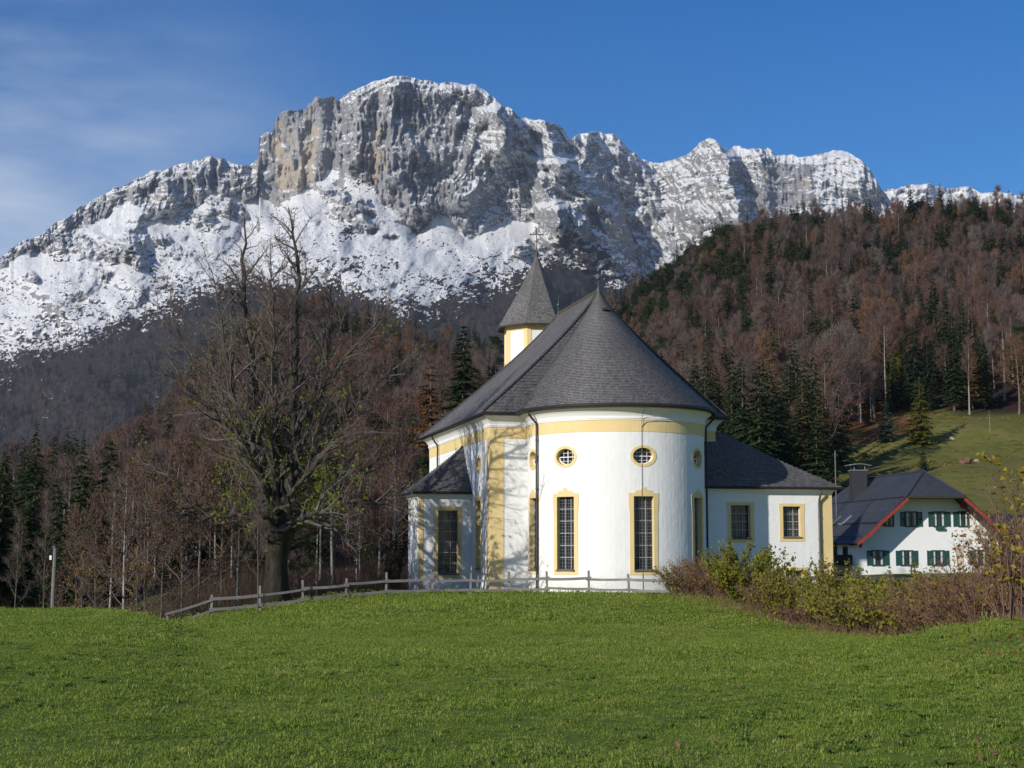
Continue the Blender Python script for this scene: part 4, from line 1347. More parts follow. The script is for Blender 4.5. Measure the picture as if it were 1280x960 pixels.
# windows with shutters
def house_window(px, py, w=.90, h=1.12, open_l=True, open_r=True, box=False, lab=None):
    x = None
    xs = np.linspace(-HW, HW, 500); pp = np.array([topx(hs(x_, 0, 2.0))[0] for x_ in xs]); x = float(np.interp(px, pp, xs))
    z = EYE + hs(x, 0, 0)[1] * float(gz(py))
    m = HMB(); fw = .09
    for a in (-1, 1):
        m.box(hs(x + a * (w / 2 + fw / 2), -.035, z), (fw, .11, h + 2 * fw), Matrix.Rotation(RID, 3, 'Z'))
        m.box(hs(x, -.035, z + a * (h / 2 + fw / 2)), (w, .11, fw), Matrix.Rotation(RID, 3, 'Z'))
    win = m.build('window', M_green)
    m = HMB(); m.grid(np.array([[hs(x - w / 2, -.004, z - h / 2), hs(x + w / 2, -.004, z - h / 2)], [hs(x - w / 2, -.004, z + h / 2), hs(x + w / 2, -.004, z + h / 2)]])); m.build('pane', M_glass, win)
    m = HMB()
    m.box(hs(x, -.03, z), (.07, .05, h), Matrix.Rotation(RID, 3, 'Z'))
    for a in (-.26, .26): m.box(hs(x + a * w, -.028, z + .1), (w * .42, .03, .04), Matrix.Rotation(RID, 3, 'Z'))
    m.build('glazing_bar', M_green, win)
    for a in (-1, 1):
        m = HMB()
        q = np.array([[hs(x + a * w * (.47 - .13 * t - .03 * math.sin(9 * t + 1)), -.012, zz) for t in (0, .5, 1, 1.4)] for zz in (z - h / 2 + .03, z + h / 2 - .03)])
        m.grid(q)
        m.build('curtain', M_curtain, win)
    for a, on in ((-1, open_l), (1, open_r)):
        if not on: continue
        m = HMB(); sx_ = x + a * (w / 2 + fw + .20)
        Mz = Matrix.Rotation(RID, 3, 'Z')
        for dx in (-.17, .17): m.box(hs(sx_ + dx, -.05, z), (.06, .05, h + .12), Mz)
        for dz in (-h / 2, 0, h / 2): m.box(hs(sx_, -.05, z + dz), (.29, .045, .07), Mz)
        for k in range(12):
            zz = z - h / 2 + .07 + (h - .14) * k / 11
            m.box(hs(sx_, -.045, zz), (.30, .012, .07), Matrix.Rotation(RID, 3, 'Z') @ Matrix.Rotation(R(-35), 3, 'X'))
        m.build('shutter', M_green, win)
    if box:
        m = HMB(); m.box(hs(x, -.16, z - h / 2 - .22), (w * .8, .2, .22), Matrix.Rotation(RID, 3, 'Z')); m.build('flower_box', M_green, win)
    return win
house_window(1112.5, 648.5, w=.6, open_r=False)
house_window(1140, 649); house_window(1175, 649, box=True); house_window(1205, 649, w=.75, open_l=True, open_r=False)
house_window(1097, 697.5); house_window(1133, 697.5); house_window(1172, 697.5); house_window(1225, 697)
# painted wall niche with a small figure picture: a plain panel here
m = HMB(); xs = np.linspace(-HW, HW, 300); xx = float(np.interp(1199, [topx(hs(x_, 0, 2))[0] for x_ in xs], xs))
m.box(hs(xx, -.02, 1.2), (.62, .06, 2.0), Matrix.Rotation(RID, 3, 'Z'))
t = NT('faded_wall_painting'); t.color(t.ramp(t.noise(2.6, 4, .6), [(.3, (.28, .36, .50)), (.5, (.62, .50, .42)), (.62, (.58, .30, .22)), (.75, (.70, .66, .58))])); t.rough(.9)
m.build('wall_painting', t.m)
m = HMB(); m.box(hs(xx + .3, -.05, 3.0), (.5, .08, .14), Matrix.Rotation(RID, 3, 'Z')); m.build('wall_lamp', M_red)
m = HMB(); m.tube([hs(-1.5, -.08, .6), hs(-1.5, -.08, -1.2)], .035, 5); m.build('drain_pipe', M_gutter)
# balcony and side windows on the left
m = HMB(); m.box(hs(-HW - .75, 4.0, .62), (1.5, 6.6, .14), Matrix.Rotation(RID, 3, 'Z'))
m.box(hs(-HW - 1.45, 4.0, 1.05), (.08, 6.6, .75), Matrix.Rotation(RID, 3, 'Z'))
m.box(hs(-HW - .75, .72, 1.05), (1.4, .08, .75), Matrix.Rotation(RID, 3, 'Z'))
for y in (.75, 7.25): m.box(hs(-HW - 1.42, y, 1.5), (.12, .12, 1.9), Matrix.Rotation(RID, 3, 'Z'))
m.build('balcony', M_wood_dark)
for y in (2.4, 5.0):
    m = HMB(); m.box(hs(-HW - .02, y, 1.45), (.10, 1.1, 1.3), Matrix.Rotation(RID, 3, 'Z')); o = m.build('window', M_green)
    m = HMB(); m.box(hs(-HW - .06, y, 1.45), (.06, .9, 1.1), Matrix.Rotation(RID, 3, 'Z')); m.build('pane', M_glass, o)

# the dark roofed barn behind, on the right
bc = at(1262, 690, 146)
barn = thing('barn', 'low dark roofed barn behind the right end of the farmhouse', 'barn', (bc.x, 146, -1.5))
def bs_(x, y, z): return np.array([x, y, z + 0.0])
def bbuild(m, name, mat, parent=None): return MB.build(m, name, mat, parent or barn)
m = MB(); sec = [(-6.5, -1), (6.5, -1), (6.5, 4.2), (0, 6.4), (-6.5, 4.2)]
f0 = np.array([(y_, x_, z_) for x_, z_ in sec for y_ in (-9,)]); f1 = np.array([(9, x_, z_) for x_, z_ in sec])
m.grid(np.stack([f0, f1]), closed=True)
for q in (f0, f1):
    V = np.vstack([q, q.mean(0)]); i = np.arange(5); m.add(V, np.stack([i, (i + 1) % 5, np.full(5, 5)], 1))
bbuild(m, 'wall', M_hwhite)
m = MB()
for s_ in (-1, 1):
    lo = np.array([(x, s_ * 7.3, 4.05) for x in np.linspace(-9.8, 9.8, 20)]); hi = np.array([(x, 0, 6.62) for x in np.linspace(-9.8, 9.8, 20)])
    for i in range(18):
        a = lo + (hi - lo) * i / 18; b = lo + (hi - lo) * (i + 1) / 18; up = a.copy(); up[:, 2] += .03
        uu = np.linspace(0, 19.6, 20)
        g3 = np.stack([a, up, b]); uv_ = np.array([[(x, i) for x in uu], [(x, i + .04) for x in uu], [(x, i + .97) for x in uu]])
        m.grid(g3 if s_ < 0 else g3[:, ::-1], 0, uv_)
m.tube([(-9.8, 0, 6.66), (9.8, 0, 6.66)], .12, 6)
bbuild(m, 'roof', M_tile)
m = MB()
for k in range(2): m.box((-3 + 5 * k, -6.53, 1.7), (1.1, .08, 1.2))
w0 = None
for k in range(2):
    m = MB(); m.box((-3 + 5 * k, -6.53, 1.7), (1.1, .1, 1.2)); o = bbuild(m, 'window', M_green)
    m = MB(); m.box((-3 + 5 * k, -6.57, 1.7), (.9, .06, 1.0)); MB.build(m, 'pane', M_glass, o)
barn.rotation_euler = (0, 0, R(4))

# ================================================================ FENCES
def wood(name, a, b):
    t = NT(name)
    n = t.noise(2.0, 6, .7, vscale=(.5, .5, 6)); n2_ = t.noise(1.2, 3, .6)
    c = t.ramp(n, [(.3, a), (.7, b)])
    t.color(t.mix(t.rng(n2_, .4, .7, 0, .5), c, tuple(x * .55 for x in b))); t.rough(.85); t.bump(n, .4, .02)
    return t.m
M_rail = wood('weathered_grey_wood', (.26, .24, .22), (.155, .14, .13))
M_post = wood('weathered_post_wood', (.24, .22, .20), (.14, .125, .11))
def fence(name, label, posts, rails=(.42, .92), h=1.15, rail_h=.12, pw=.10, heights=None):
    g = [float(ground(x, y)) for x, y in posts]
    x0, y0 = posts[0]
    t = thing(name, label, 'fence', (x0, y0, g[0]))
    I = Matrix.Translation(Vector((-x0, -y0, -g[0])))
    for k, (x, y) in enumerate(posts):
        hh = (heights[k] if heights else h) * random.uniform(.95, 1.08)
        m = MB(); lx, ly = random.uniform(-.04, .04), random.uniform(-.04, .04)
        m.grid(np.array([[(x + dx * pw / 2 + lx * zz, y + dy * pw / 2 + ly * zz, g[k] + zz) for dx, dy in ((-1, -1), (1, -1), (1, 1), (-1, 1))] for zz in (-.3, hh * .5, hh)]), closed=True)
        m.add([(x + dx * pw / 2 + lx * hh, y + dy * pw / 2 + ly * hh, g[k] + hh) for dx, dy in ((-1, -1), (1, -1), (1, 1), (-1, 1))], [[0, 1, 2, 3]])
        o = m.build('post', M_post, t); o.data.transform(I)
    for k in range(len(posts) - 1):
        a = np.array(posts[k]); b = np.array(posts[k + 1]); d = b - a; d /= np.linalg.norm(d); nn = np.array([d[1], -d[0]])
        for rz_ in rails:
            j0, j1 = random.uniform(-.05, .05), random.uniform(-.05, .05)
            pa = a - d * .12 + nn * (pw / 2 + .03); pb = b + d * .12 + nn * (pw / 2 + .03 + .034 * (k % 2))
            m = MB()
            n = 6; pts = []
            for t_ in np.linspace(0, 1, n):
                q = pa + (pb - pa) * t_
                pts.append((q[0], q[1], g[k] * (1 - t_) + g[k + 1] * t_ + rz_ + j0 * (1 - t_) + j1 * t_ - .03 * math.sin(math.pi * t_)))
            pts = np.array(pts); hw_ = rail_h / 2 * random.uniform(.85, 1.1)
            prof_ = [(-.02, -hw_), (.02, -hw_), (.02, hw_), (-.02, hw_)]
            m.grid(np.array([[(p[0] + nn[0] * o_, p[1] + nn[1] * o_, p[2] + z_) for o_, z_ in prof_] for p in pts]), closed=True)
            for q in (pts[0], pts[-1]): m.add([(q[0] + nn[0] * o_, q[1] + nn[1] * o_, q[2] + z_) for o_, z_ in prof_], [[0, 1, 2, 3]])
            o = m.build('rail', M_rail, t); o.data.transform(I)
    return t
def fx(px, Y): return (float(at(px, 690, Y).x), Y)
fence('rail_fence', 'grey weathered two rail wooden fence running along the meadow edge in front of the church',
      [fx(p, y) for p, y in ((212, 68.6), (266, 69.3), (326, 70.1), (380, 70.9), (433, 71.7), (483, 72.6), (541, 73.5), (588, 73.9), (637, 74.2), (684, 74.2), (736, 73.9), (786, 73.2), (834, 72.3))],
      heights=[.9, 1.05, 1.25, 1.2, 1.1, 1.25, 1.2, 1.2, 1.2, 1.1, 1.15, 1.1, 1.1], rails=(.34, .80))
fence('rail_fence', 'dark two rail wooden fence between the right church wing and the farmhouse',
      [fx(p, y) for p, y in ((962, 79), (1012, 80), (1062, 81.5), (1112, 83.5), (1160, 86))], h=1.35, rails=(.55, 1.05), pw=.16, rail_h=.2)

# the lone post at the far left, with a small white box on it
g0 = at(68, 690, 62)
gx, gyy = float(g0.x), 62.0; gg = float(ground(gx, gyy))
post = thing('wooden_pole', 'grey wooden pole with a small white box at the far left of the meadow', 'pole', (gx, gyy, gg))
hh = float(at(68, 684, 62).z) - gg
m = MB(); m.tube([(0, 0, -.4), (0, 0, hh * .5), (.03, 0, hh)], [.09, .085, .075], 8); m.build('shaft', M_post, post)
m = MB(); m.tube([(.03, 0, hh), (.03, 0, hh + .05), (.03, 0, hh + .14)], [.13, .12, .02], 10); m.tube([(-.02, 0, hh - .1), (.16, 0, hh - .12)], .03, 5); m.build('cap', M_gutter, post)
m = MB(); m.box((-.12, -.06, hh - .42), (.09, .09, .17)); m.build('insulator_box', M_trim, post)
# ================================================================ TREES
M_bark_beech = varied('pale_beech_bark', [(.17, .15, .132), (.26, .235, .21), (.12, .10, .088)], .9, 1.0, 0, .3, 3)
M_twig_beech = varied('bare_beech_twigs', [(.105, .072, .066), (.085, .062, .058), (.118, .068, .054), (.10, .078, .072), (.078, .056, .050), (.128, .070, .052), (.115, .086, .076), (.135, .112, .10), (.092, .068, .064), (.15, .080, .042), (.10, .076, .07)], .9, 1.0, 0, .3, .2)
M_twig_far = varied('far_bare_twigs', [(.105, .084, .088), (.088, .072, .078), (.118, .088, .084), (.096, .08, .086)], .9, 1.0, 0, .3, .02)
M_needle = varied('spruce_needles', [(.022, .040, .015), (.036, .058, .018), (.018, .033, .016), (.046, .062, .020)], .85, 1.0, .12, .2, .4)
M_needle_far = varied('far_spruce_needles', [(.012, .022, .016), (.020, .030, .018), (.010, .018, .014)], .85, 1.0, 0, .2, .02)
M_pine = varied('pine_needles', [(.030, .044, .014), (.022, .036, .012), (.040, .050, .016)], .85, 1.0, .12, .2, .4)
M_larch = varied('yellow_larch_needles', [(.21, .125, .022), (.16, .105, .024), (.24, .135, .03)], .85, 1.0, .2, .3, .6)
M_bluespruce = varied('blue_green_needles', [(.055, .085, .060), (.045, .072, .05)], .85, 1.0, .12, .3, .6)
M_yelgreen = varied('yellow_green_leaves', [(.17, .16, .018), (.11, .125, .018), (.22, .17, .02)], .8, 1.0, .3, .5, .8)
M_bark_spruce = flat('spruce_bark', (.11, .08, .06), (.07, .05, .04), 3, .9)
M_bark_pale = flat('pale_sapling_bark', (.36, .33, .29), (.22, .195, .165), 3, .9, .4, 12)
M_twig_sap = flat('sapling_twigs', (.145, .112, .094), (.09, .068, .056), 2, .9)

def rowise(a): return np.asarray(a, float)

def bare_parts(H, cr, seed, base=.35, ntw=1900, tw_len=1.3, tw_w=.055, nlimb=16, trunk_r=None, up=.75, leaves=0, leaf=.12, limb_n=5, lean=0.0, forks=1):
    """a leafless tree: trunk MB and crown MB (limbs, branches, twigs)"""
    g = np.random.default_rng(seed)
    tr = trunk_r or H * .011
    T, Cw = MB(), MB()
    n = 9
    z = np.linspace(-.3, H * .93, n)
    wob = np.cumsum(g.normal(0, .05 * H / 20, (n, 2)), 0); wob[0] = 0
    wob += np.linspace(0, lean, n)[:, None] * np.array([1, .3]) * H * .1
    tp = np.stack([wob[:, 0], wob[:, 1], z], 1)
    rad = tr * (1 - np.linspace(0, 1, n)) ** .8 + .012; rad[0] *= 1.5
    T.tube(tp, rad, 7)
    tips, dirs = [], []
    for i in range(nlimb):
        f = base + (1 - base) * ((i + g.random()) / nlimb) ** .9 * .97
        zz = f * H * .93
        p = np.array([np.interp(zz, z, tp[:, k]) for k in range(3)])
        az = i * 2.4 + g.normal(0, .4)
        el = up * (.55 + .75 * f) + g.normal(0, .12)
        L = cr * (1.0 - .62 * ((f - base) / (1 - base)) ** 1.4) * g.uniform(.75, 1.15) * (1.15 if f < base + .35 else 1)
        d = np.array([math.cos(az) * math.cos(el), math.sin(az) * math.cos(el), math.sin(el)])
        m = limb_n; pts = [p]
        for k in range(m):
            d = d + np.array([0, 0, .10]) + g.normal(0, .10, 3); d /= np.linalg.norm(d)
            pts.append(pts[-1] + d * L / m)
        pts = np.array(pts)
        r0 = tr * .42 * (1 - .6 * f) + .012
        Cw.tube(pts, np.linspace(r0, .010, m + 1), 4, 0, False)
        for k in range(5):
            t = g.uniform(.25, 1.0); q = pts[0] + 0
            ii = t * m; j = min(int(ii), m - 1); q = pts[j] + (pts[j + 1] - pts[j]) * (ii - j)
            dd = (pts[j + 1] - pts[j]); dd = dd / np.linalg.norm(dd) + g.normal(0, .55, 3); dd[2] += .25; dd /= np.linalg.norm(dd)
            bl = L * g.uniform(.28, .55)
            e = q + dd * bl; mid_ = (q + e) / 2 + g.normal(0, .06 * bl, 3)
            Cw.tube(np.array([q, mid_, e]), [r0 * .4, r0 * .25, .008], 3, 0, False)
            tips += [q + (e - q) * s for s in (.35, .6, .8, 1.0)]; dirs += [dd] * 4
        tips += list(pts[2:]); dirs += [pts[-1] - pts[-2]] * len(pts[2:])
    # leader twigs
    tips += [tp[-1], tp[-2]]; dirs += [np.array([0, 0, 1.0])] * 2
    tips = np.array(tips); dirs = np.array(dirs); dirs /= np.linalg.norm(dirs, axis=1, keepdims=True)
    k = g.integers(0, len(tips), ntw)
    d = dirs[k] * .8 + g.normal(0, .55, (ntw, 3)); d[:, 2] += .35
    d /= np.linalg.norm(d, axis=1, keepdims=True)
    ln = tw_len * g.uniform(.5, 1.2, ntw)
    p0 = tips[k] + g.normal(0, .22 * cr / 4, (ntw, 3))
    Cw.slivers(p0, d * ln[:, None], tw_w * g.uniform(.7, 1.3, ntw), 0)
    LV = None
    if leaves:
        LV = MB()
        kk = g.integers(0, ntw, leaves)
        LV.leaves(p0[kk] + d[kk] * (ln[kk] * g.uniform(.2, 1, leaves))[:, None] + g.normal(0, .06, (leaves, 3)), leaf * g.uniform(.6, 1.3, leaves))
    return T, Cw, LV

def spruce_parts(H, r, seed, whorls=30, per=9, seg=5, droop=.35, base=.06, fullness=1.0, wtri=.30, shape=.85):
    g = np.random.default_rng(seed)
    T, Cw = MB(), MB()
    T.tube([(0, 0, -.4), (0, 0, H * .5), (0, 0, H)], [H * .014, H * .008, .02], 7)
    zs = base + (1 - base) * (np.arange(whorls) + .5) / whorls
    V0, DD, WW = [], [], []
    for f in zs:
        R_ = r * (1 - f) ** shape * (1 if f > base + .12 else .82) + .12
        nb = max(4, int(per * (1 - .4 * f)))
        a0 = g.random() * 6.28
        for b in range(nb):
            az = a0 + 6.283 * b / nb + g.normal(0, .22)
            L = R_ * g.uniform(.68, 1.15)
            if g.random() < .06: continue
            z0 = f * H + g.normal(0, .25 * H / whorls)
            ca, sa = math.cos(az), math.sin(az)
            for s in range(1, seg + 1):
                t = s / seg
                rr = L * t
                zz = z0 - droop * L * (t ** 1.3) + .14 * L * max(0, t - .7) * 2
                p = np.array([ca * rr, sa * rr, zz])
                sl = (.50 - .25 * t) * L * fullness + .10
                for sd_ in (-1, 1):
                    an = az + sd_ * g.uniform(.6, 1.25)
                    V0.append(p); DD.append((math.cos(an) * sl, math.sin(an) * sl, -g.uniform(.15, .5) * sl)); WW.append(wtri * sl * g.uniform(1.0, 1.8) + .06)
                V0.append(p); DD.append((ca * sl * .5 + g.normal(0, .1), sa * sl * .5 + g.normal(0, .1), -sl * g.uniform(.3, .8))); WW.append(wtri * sl * 1.4 + .05)
            V0.append(np.array([ca * L * .9, sa * L * .9, z0 - droop * L * .9])); DD.append((ca * .35 * L * .6, sa * .35 * L * .6, -.02 * L)); WW.append(.22 * L * .6 + .08)
    V0.append(np.array([0, 0, H * .965])); DD.append((0, 0, H * .05)); WW.append(.14)
    V0 = np.array(V0); DD = np.array(DD); WW = np.array(WW)
    # blades as triangles lying roughly flat
    X = np.cross(DD, np.array([0, 0, 1.0]) + g.normal(0, .35, DD.shape)); X /= np.linalg.norm(X, axis=1, keepdims=True) + 1e-9
    V = np.stack([V0 - X * WW[:, None] * .5 + DD * .25, V0 + DD, V0 + X * WW[:, None] * .5 + DD * .25, V0 - DD * .12], 1)
    k = np.arange(len(V0))[:, None] * 4
    Cw.add(V.reshape(-1, 3), np.concatenate([k + [[0, 3, 2]], k + [[0, 2, 1]]]))
    return T, Cw

def pine_parts(H, r, seed):
    """broad, open conifer crown of needle clumps"""
    g = np.random.default_rng(seed)
    T, Cw = MB(), MB()
    pts = np.array([(0, 0, -.4), (g.normal(0, .15), g.normal(0, .15), H * .5), (g.normal(0, .3), g.normal(0, .3), H * .93)])
    T.tube(pts, [H * .014, H * .010, .05], 7)
    P_, S_ = [], []
    for i in range(20):
        f = .45 + .55 * i / 19
        az = i * 2.4 + g.normal(0, .3); L = r * (1.05 - .75 * max(0, (f - .6) / .4)) * g.uniform(.55, 1.1)
        p = np.array([0, 0, f * H * .93]); e = p + np.array([math.cos(az) * L, math.sin(az) * L, L * .28 + g.normal(0, .3)])
        T.tube([p, (p + e) / 2 + [0, 0, -.1], e], [H * .005, .05, .02], 4, 0, False)
        for t in (.5, .72, .9, 1.05):
            P_.append(p + (e - p) * t + g.normal(0, .35, 3)); S_.append(g.uniform(.6, 1.1) * r * .24)
    P_ += [np.array([0, 0, H * .95]), np.array([.3, .2, H * .9])]; S_ += [r * .22, r * .3]
    n = 46
    for p, s in zip(P_, S_):
        q = g.normal(0, 1, (n, 3)); q /= np.linalg.norm(q, axis=1, keepdims=True); q *= np.array([1, 1, .5]) * (g.random((n, 1)) ** .4) * s
        d = q * .5 + g.normal(0, .2, (n, 3)); d[:, 2] += .12
        Cw.slivers(p + q, d / (np.linalg.norm(d, axis=1, keepdims=True) + 1e-6) * .75, .20)
    return T, Cw

def proto_thing(name, label, cat, T, Cw, tm, cm, group=None, LV=None, lm=None, smooth=True):
    t = thing(name, label, cat, group=group)
    T.build('trunk', tm, t, smooth); Cw.build('crown', cm, t)
    if LV is not None: LV.build('leaves', lm, t)
    return t
def proto_mesh(name, T, Cw, tm, cm):
    """trunk and crown in one mesh, used only inside a stuff object"""
    m = MB()
    for src, mi in ((T, 0), (Cw, 1)):
        base = m.n; m.v += src.v; m.n += src.n
        for k, L in src.f.items():
            for f, _, u in L: m.f.setdefault(k, []).append((f + base, mi, None))
    return bpy.data.objects.new(name, m.mesh(name, [tm, cm]))

# ---------------------------------------------------------------- woods on the hills, every tree one can tell apart
beech_src, spruce_src, pine_src = [], [], []
for k in range(9):
    T, Cw, _ = bare_parts(20, [4.6, 5.6, 3.8, 6.2, 4.4, 3.2, 5.0, 5.8, 3.6][k], 100 + k, base=[.32, .38, .50, .26, .40, .55, .22, .45, .35][k], ntw=[2300, 2600, 1500, 2700, 1900, 1300, 2800, 2100, 1600][k], tw_len=1.35, tw_w=.060, nlimb=[16, 18, 13, 20, 15, 12, 22, 14, 14][k], up=[.75, .6, .95, .55, .8, 1.05, .65, .7, .9][k], lean=[0, .4, 0, -.3, .2, -.4, 0, .3, -.2][k])
    beech_src.append((T, Cw))
for k in range(4):
    spruce_src.append(spruce_parts(22, [3.9, 3.4, 4.3, 3.1][k], 200 + k, whorls=30, per=9, droop=[.35, .45, .3, .5][k], base=[.08, .05, .16, .1][k]))
for k in range(2): pine_src.append(pine_parts(19, 4.4, 300 + k))

g = np.random.default_rng(11)
cell = 6.4
xs = np.arange(-330, 330, cell); ys = np.arange(112, 770, cell)
XX, YY = np.meshgrid(xs, ys)
XX = XX + g.uniform(-.48, .48, XX.shape) * cell; YY = YY + g.uniform(-.48, .48, YY.shape) * cell
X_, Y_ = XX.ravel(), YY.ravel()
u_ = X_ / Y_; px_ = 640 + F * u_
fm = forest_mask(X_, Y_)
keep = (px_ > -140) & (px_ < 1420) & (fm > .5)
X_, Y_, px_ = X_[keep], Y_[keep], px_[keep]
Zg = ground(X_, Y_)
cl = fbm(X_ / 26, Y_ / 26, oct=3, seed=120)
rr = g.random(len(X_))
edge_r = sstep(860, 900, px_) * sstep(1060, 1010, px_) * sstep(330, 210, Y_)
psp = .17 + .55 * sstep(.05, .5, cl) + .75 * edge_r + .45 * sstep(520, 640, Y_) * sstep(960, 880, px_) + .18 * sstep(690, 720, Y_)
psp = np.where(px_ < 560, .12 + .5 * sstep(.15, .55, cl) + .6 * sstep(135, 118, Y_) * 0, psp)
# dark conifers down at the left margin
psp = np.maximum(psp, .8 * sstep(130, 60, px_) * sstep(260, 180, Y_))
kind = np.where(rr < psp, 1, 0)
pine = (kind == 1) & (g.random(len(X_)) < np.where((px_ > 800) & (px_ < 960) & (Y_ > 560), .45, .08))
kind[pine] = 2
larch = (px_ > 700) & (Y_ < 520) & (g.random(len(X_)) < .055) & (kind < 2)
kind[larch] = 3
Hs = np.where(kind == 0, g.normal(18.0, 3.0, len(X_)), np.where(kind == 1, g.normal(20.5, 3.6, len(X_)), g.normal(18, 2, len(X_))))
Hs = np.clip(Hs, 10, 28)
Hs *= np.where(px_ < 640, np.interp(Y_, [110, 160, 260, 400], [.50, .62, .85, .95]), 1.0)
_, pyb = topx(np.stack([X_, Y_, Zg], -1)); _, pyt = topx(np.stack([X_, Y_, Zg + Hs], -1))
# nothing to see behind the church, or beyond the crests
church_top = np.interp(px_, [500, 515, 545, 590, 622, 640, 672, 704, 756, 800, 880, 905, 1045, 1060, 1075, 1155, 1250], [760, 612, 545, 500, 410, 350, 320, 395, 360, 440, 505, 545, 605, 640, 600, 590, 680], left=760, right=760)
hid = (pyt > church_top + 6) & (px_ > 506) & (px_ < 1180)
far_rows = Y_ > np.where(px_ > 700, 745, 640)
# keep clear of the other single trees
keep = ~hid & ~far_rows
X_, Y_, Zg, kind, Hs, px_, pyb, pyt = [a[keep] for a in (X_, Y_, Zg, kind, Hs, px_, pyb, pyt)]
print('FOREST', len(X_), [(kind == k).sum() for k in range(3)])
region = lambda px, y: ('on the wooded hill right of the church', 0) if px > 700 else ('on the wooded slope left of the church', 1)
names = ['beech_tree', 'spruce_tree', 'pine_tree', 'larch_tree']
larch_src = [spruce_parts(21, 3.2, 320, 28, 7, droop=.22, shape=.75, base=.2), spruce_parts(18, 3.6, 321, 24, 7, droop=.2, shape=.7, base=.15)]
lab = {(3, 0): 'olive yellow larch among bare beeches on the hill right of the church', (0, 0): 'bare reddish brown beech on the wooded hill right of the church', (0, 1): 'bare brown beech on the wooded slope left of the church',
       (1, 0): 'dark green spruce among bare trees on the hill right of the church', (1, 1): 'dark green spruce among bare trees on the slope left of the church',
       (2, 0): 'olive green pine with broad crown on the hill right of the church', (2, 1): 'olive green pine with broad crown on the slope left of the church'}
grp = {(3, 0): 'larches on the right hill', (0, 0): 'bare beeches on the right hill', (0, 1): 'bare beeches on the left slope', (1, 0): 'spruces on the right hill', (1, 1): 'spruces on the left slope', (2, 0): 'pines on the right hill', (2, 1): 'pines on the left slope'}
srcs = [(beech_src, M_bark_beech, M_twig_beech), (spruce_src, M_bark_spruce, M_needle), (pine_src, M_bark_spruce, M_pine), (larch_src, M_bark_spruce, varied('olive_larch_needles', [(.13, .10, .024), (.09, .09, .022), (.16, .10, .026), (.10, .085, .03)], .85, 1.0, .2, .3, .4))]
made = {}
stuff_lab = ['the remaining bare beeches of the hillside woods', 'the remaining dark spruces of the hillside woods', 'the remaining pines of the hillside woods']
for k in range(4):
    ii = np.where(kind == k)[0]
    vis = (px_[ii] > -20) & (px_[ii] < 1300)
    order = ii[np.lexsort((Y_[ii], ~vis))]
    head, tail = order[:290], order[290:]
    src, tm, cm = srcs[k]
    pro = []
    H0 = [20, 22, 19, 20][k]
    for q, i in enumerate(head):
        v = int(g.integers(0, len(src)))
        rg = region(px_[i], Y_[i])[1]
        loc = (float(X_[i]), float(Y_[i]), float(Zg[i]) - .2); rz = float(g.random() * 6.28)
        s = float(Hs[i] / H0); wd = float(s * g.uniform(.85, 1.2))
        if (k, v) not in made:
            made[(k, v)] = t = proto_thing(names[k], lab[(k, rg)], names[k].replace('_tree', ' tree'), *src[v], tm, cm, grp[(k, rg)])
            t.location = loc; t.rotation_euler = (0, 0, rz); t.scale = (wd, wd, s)
        else:
            dup(made[(k, v)], loc, rz, (wd, wd, s), lab[(k, rg)], grp[(k, rg)])
    if len(tail):
        protos = [proto_mesh(names[k], *sv, tm, cm) for sv in src]
        scatter(['beech_wood', 'spruce_wood', 'pine_wood'][k], np.stack([X_[tail], Y_[tail], Zg[tail] - .2], -1), np.stack([0 * tail, 0 * tail, g.random(len(tail)) * 6.28], -1),
                Hs[tail] / H0, g.integers(0, len(src), len(tail)), protos, stuff_lab[k], 'woods')

# ---------------------------------------------------------------- forest on the foot of the mountain: one far mass
fb, fs_ = [], []
for k in range(3):
    T, Cw, _ = bare_parts(17, 4.6, 400 + k, base=.3, ntw=420, tw_len=2.4, tw_w=.30, nlimb=8, limb_n=2)
    fb.append(proto_mesh('far_beech', T, Cw, M_bark_beech, M_twig_far))
for k in range(2):
    T, Cw = spruce_parts(22, 4.4, 410 + k, whorls=13, per=7, seg=2, fullness=1.4, wtri=.6)
    fs_.append(proto_mesh('far_spruce', T, Cw, M_bark_spruce, M_needle_far))
n = 26000
ri = g.integers(0, MPX.shape[0] - 1, n); ci = g.integers(0, MPX.shape[1] - 1, n)
mpx, mpy, mdt = MPX[ri, ci], MPY[ri, ci], MDT[ri, ci]
clus = fbm(mpx / 26, mpy / 14, oct=3, seed=130)
dens = np.interp(mdt, [-60, -10, 4, 25, 60], [1, 1, .55, .16, 0]) * (.45 + .55 * (clus > -.1) + .0)
dens = np.where(mdt < -12, 1, dens)
ok = (g.random(n) < dens) & (mpy < 690) & ((mpx < 660) | (mpy < 380)) & (mpx < 860)
# the left hill and the church cover the rest
hill_top = np.interp(mpx, [-200, 0, 60, 120, 200, 240, 290, 340, 400, 450, 500, 560, 620, 700, 770, 820, 860], [680, 660, 640, 610, 520, 455, 400, 372, 372, 395, 430, 455, 460, 420, 380, 350, 320])
ok &= mpy < hill_top + 26
ri, ci, mpx, mpy, mdt, clus = [a[ok] for a in (ri, ci, mpx, mpy, mdt, clus)]
pos = MP[ri, ci] + np.stack([g.normal(0, 2, len(ri)), g.normal(0, 2, len(ri)), np.zeros(len(ri)) - .8], -1)
band = fbm((mpx - mpy * .4) / 30, mpy / 14, oct=4, seed=131)
isp = g.random(len(ri)) < np.clip(.10 + .85 * sstep(.08, .30, band) + .5 * (np.abs(mdt) < 14) * sstep(230, 90, np.abs(mpx - 200)) * .9, 0, .95)
isp |= (g.random(len(ri)) < .7) & (mpx > 655) & (mpy > 335)
print('FAR', len(ri), isp.sum())
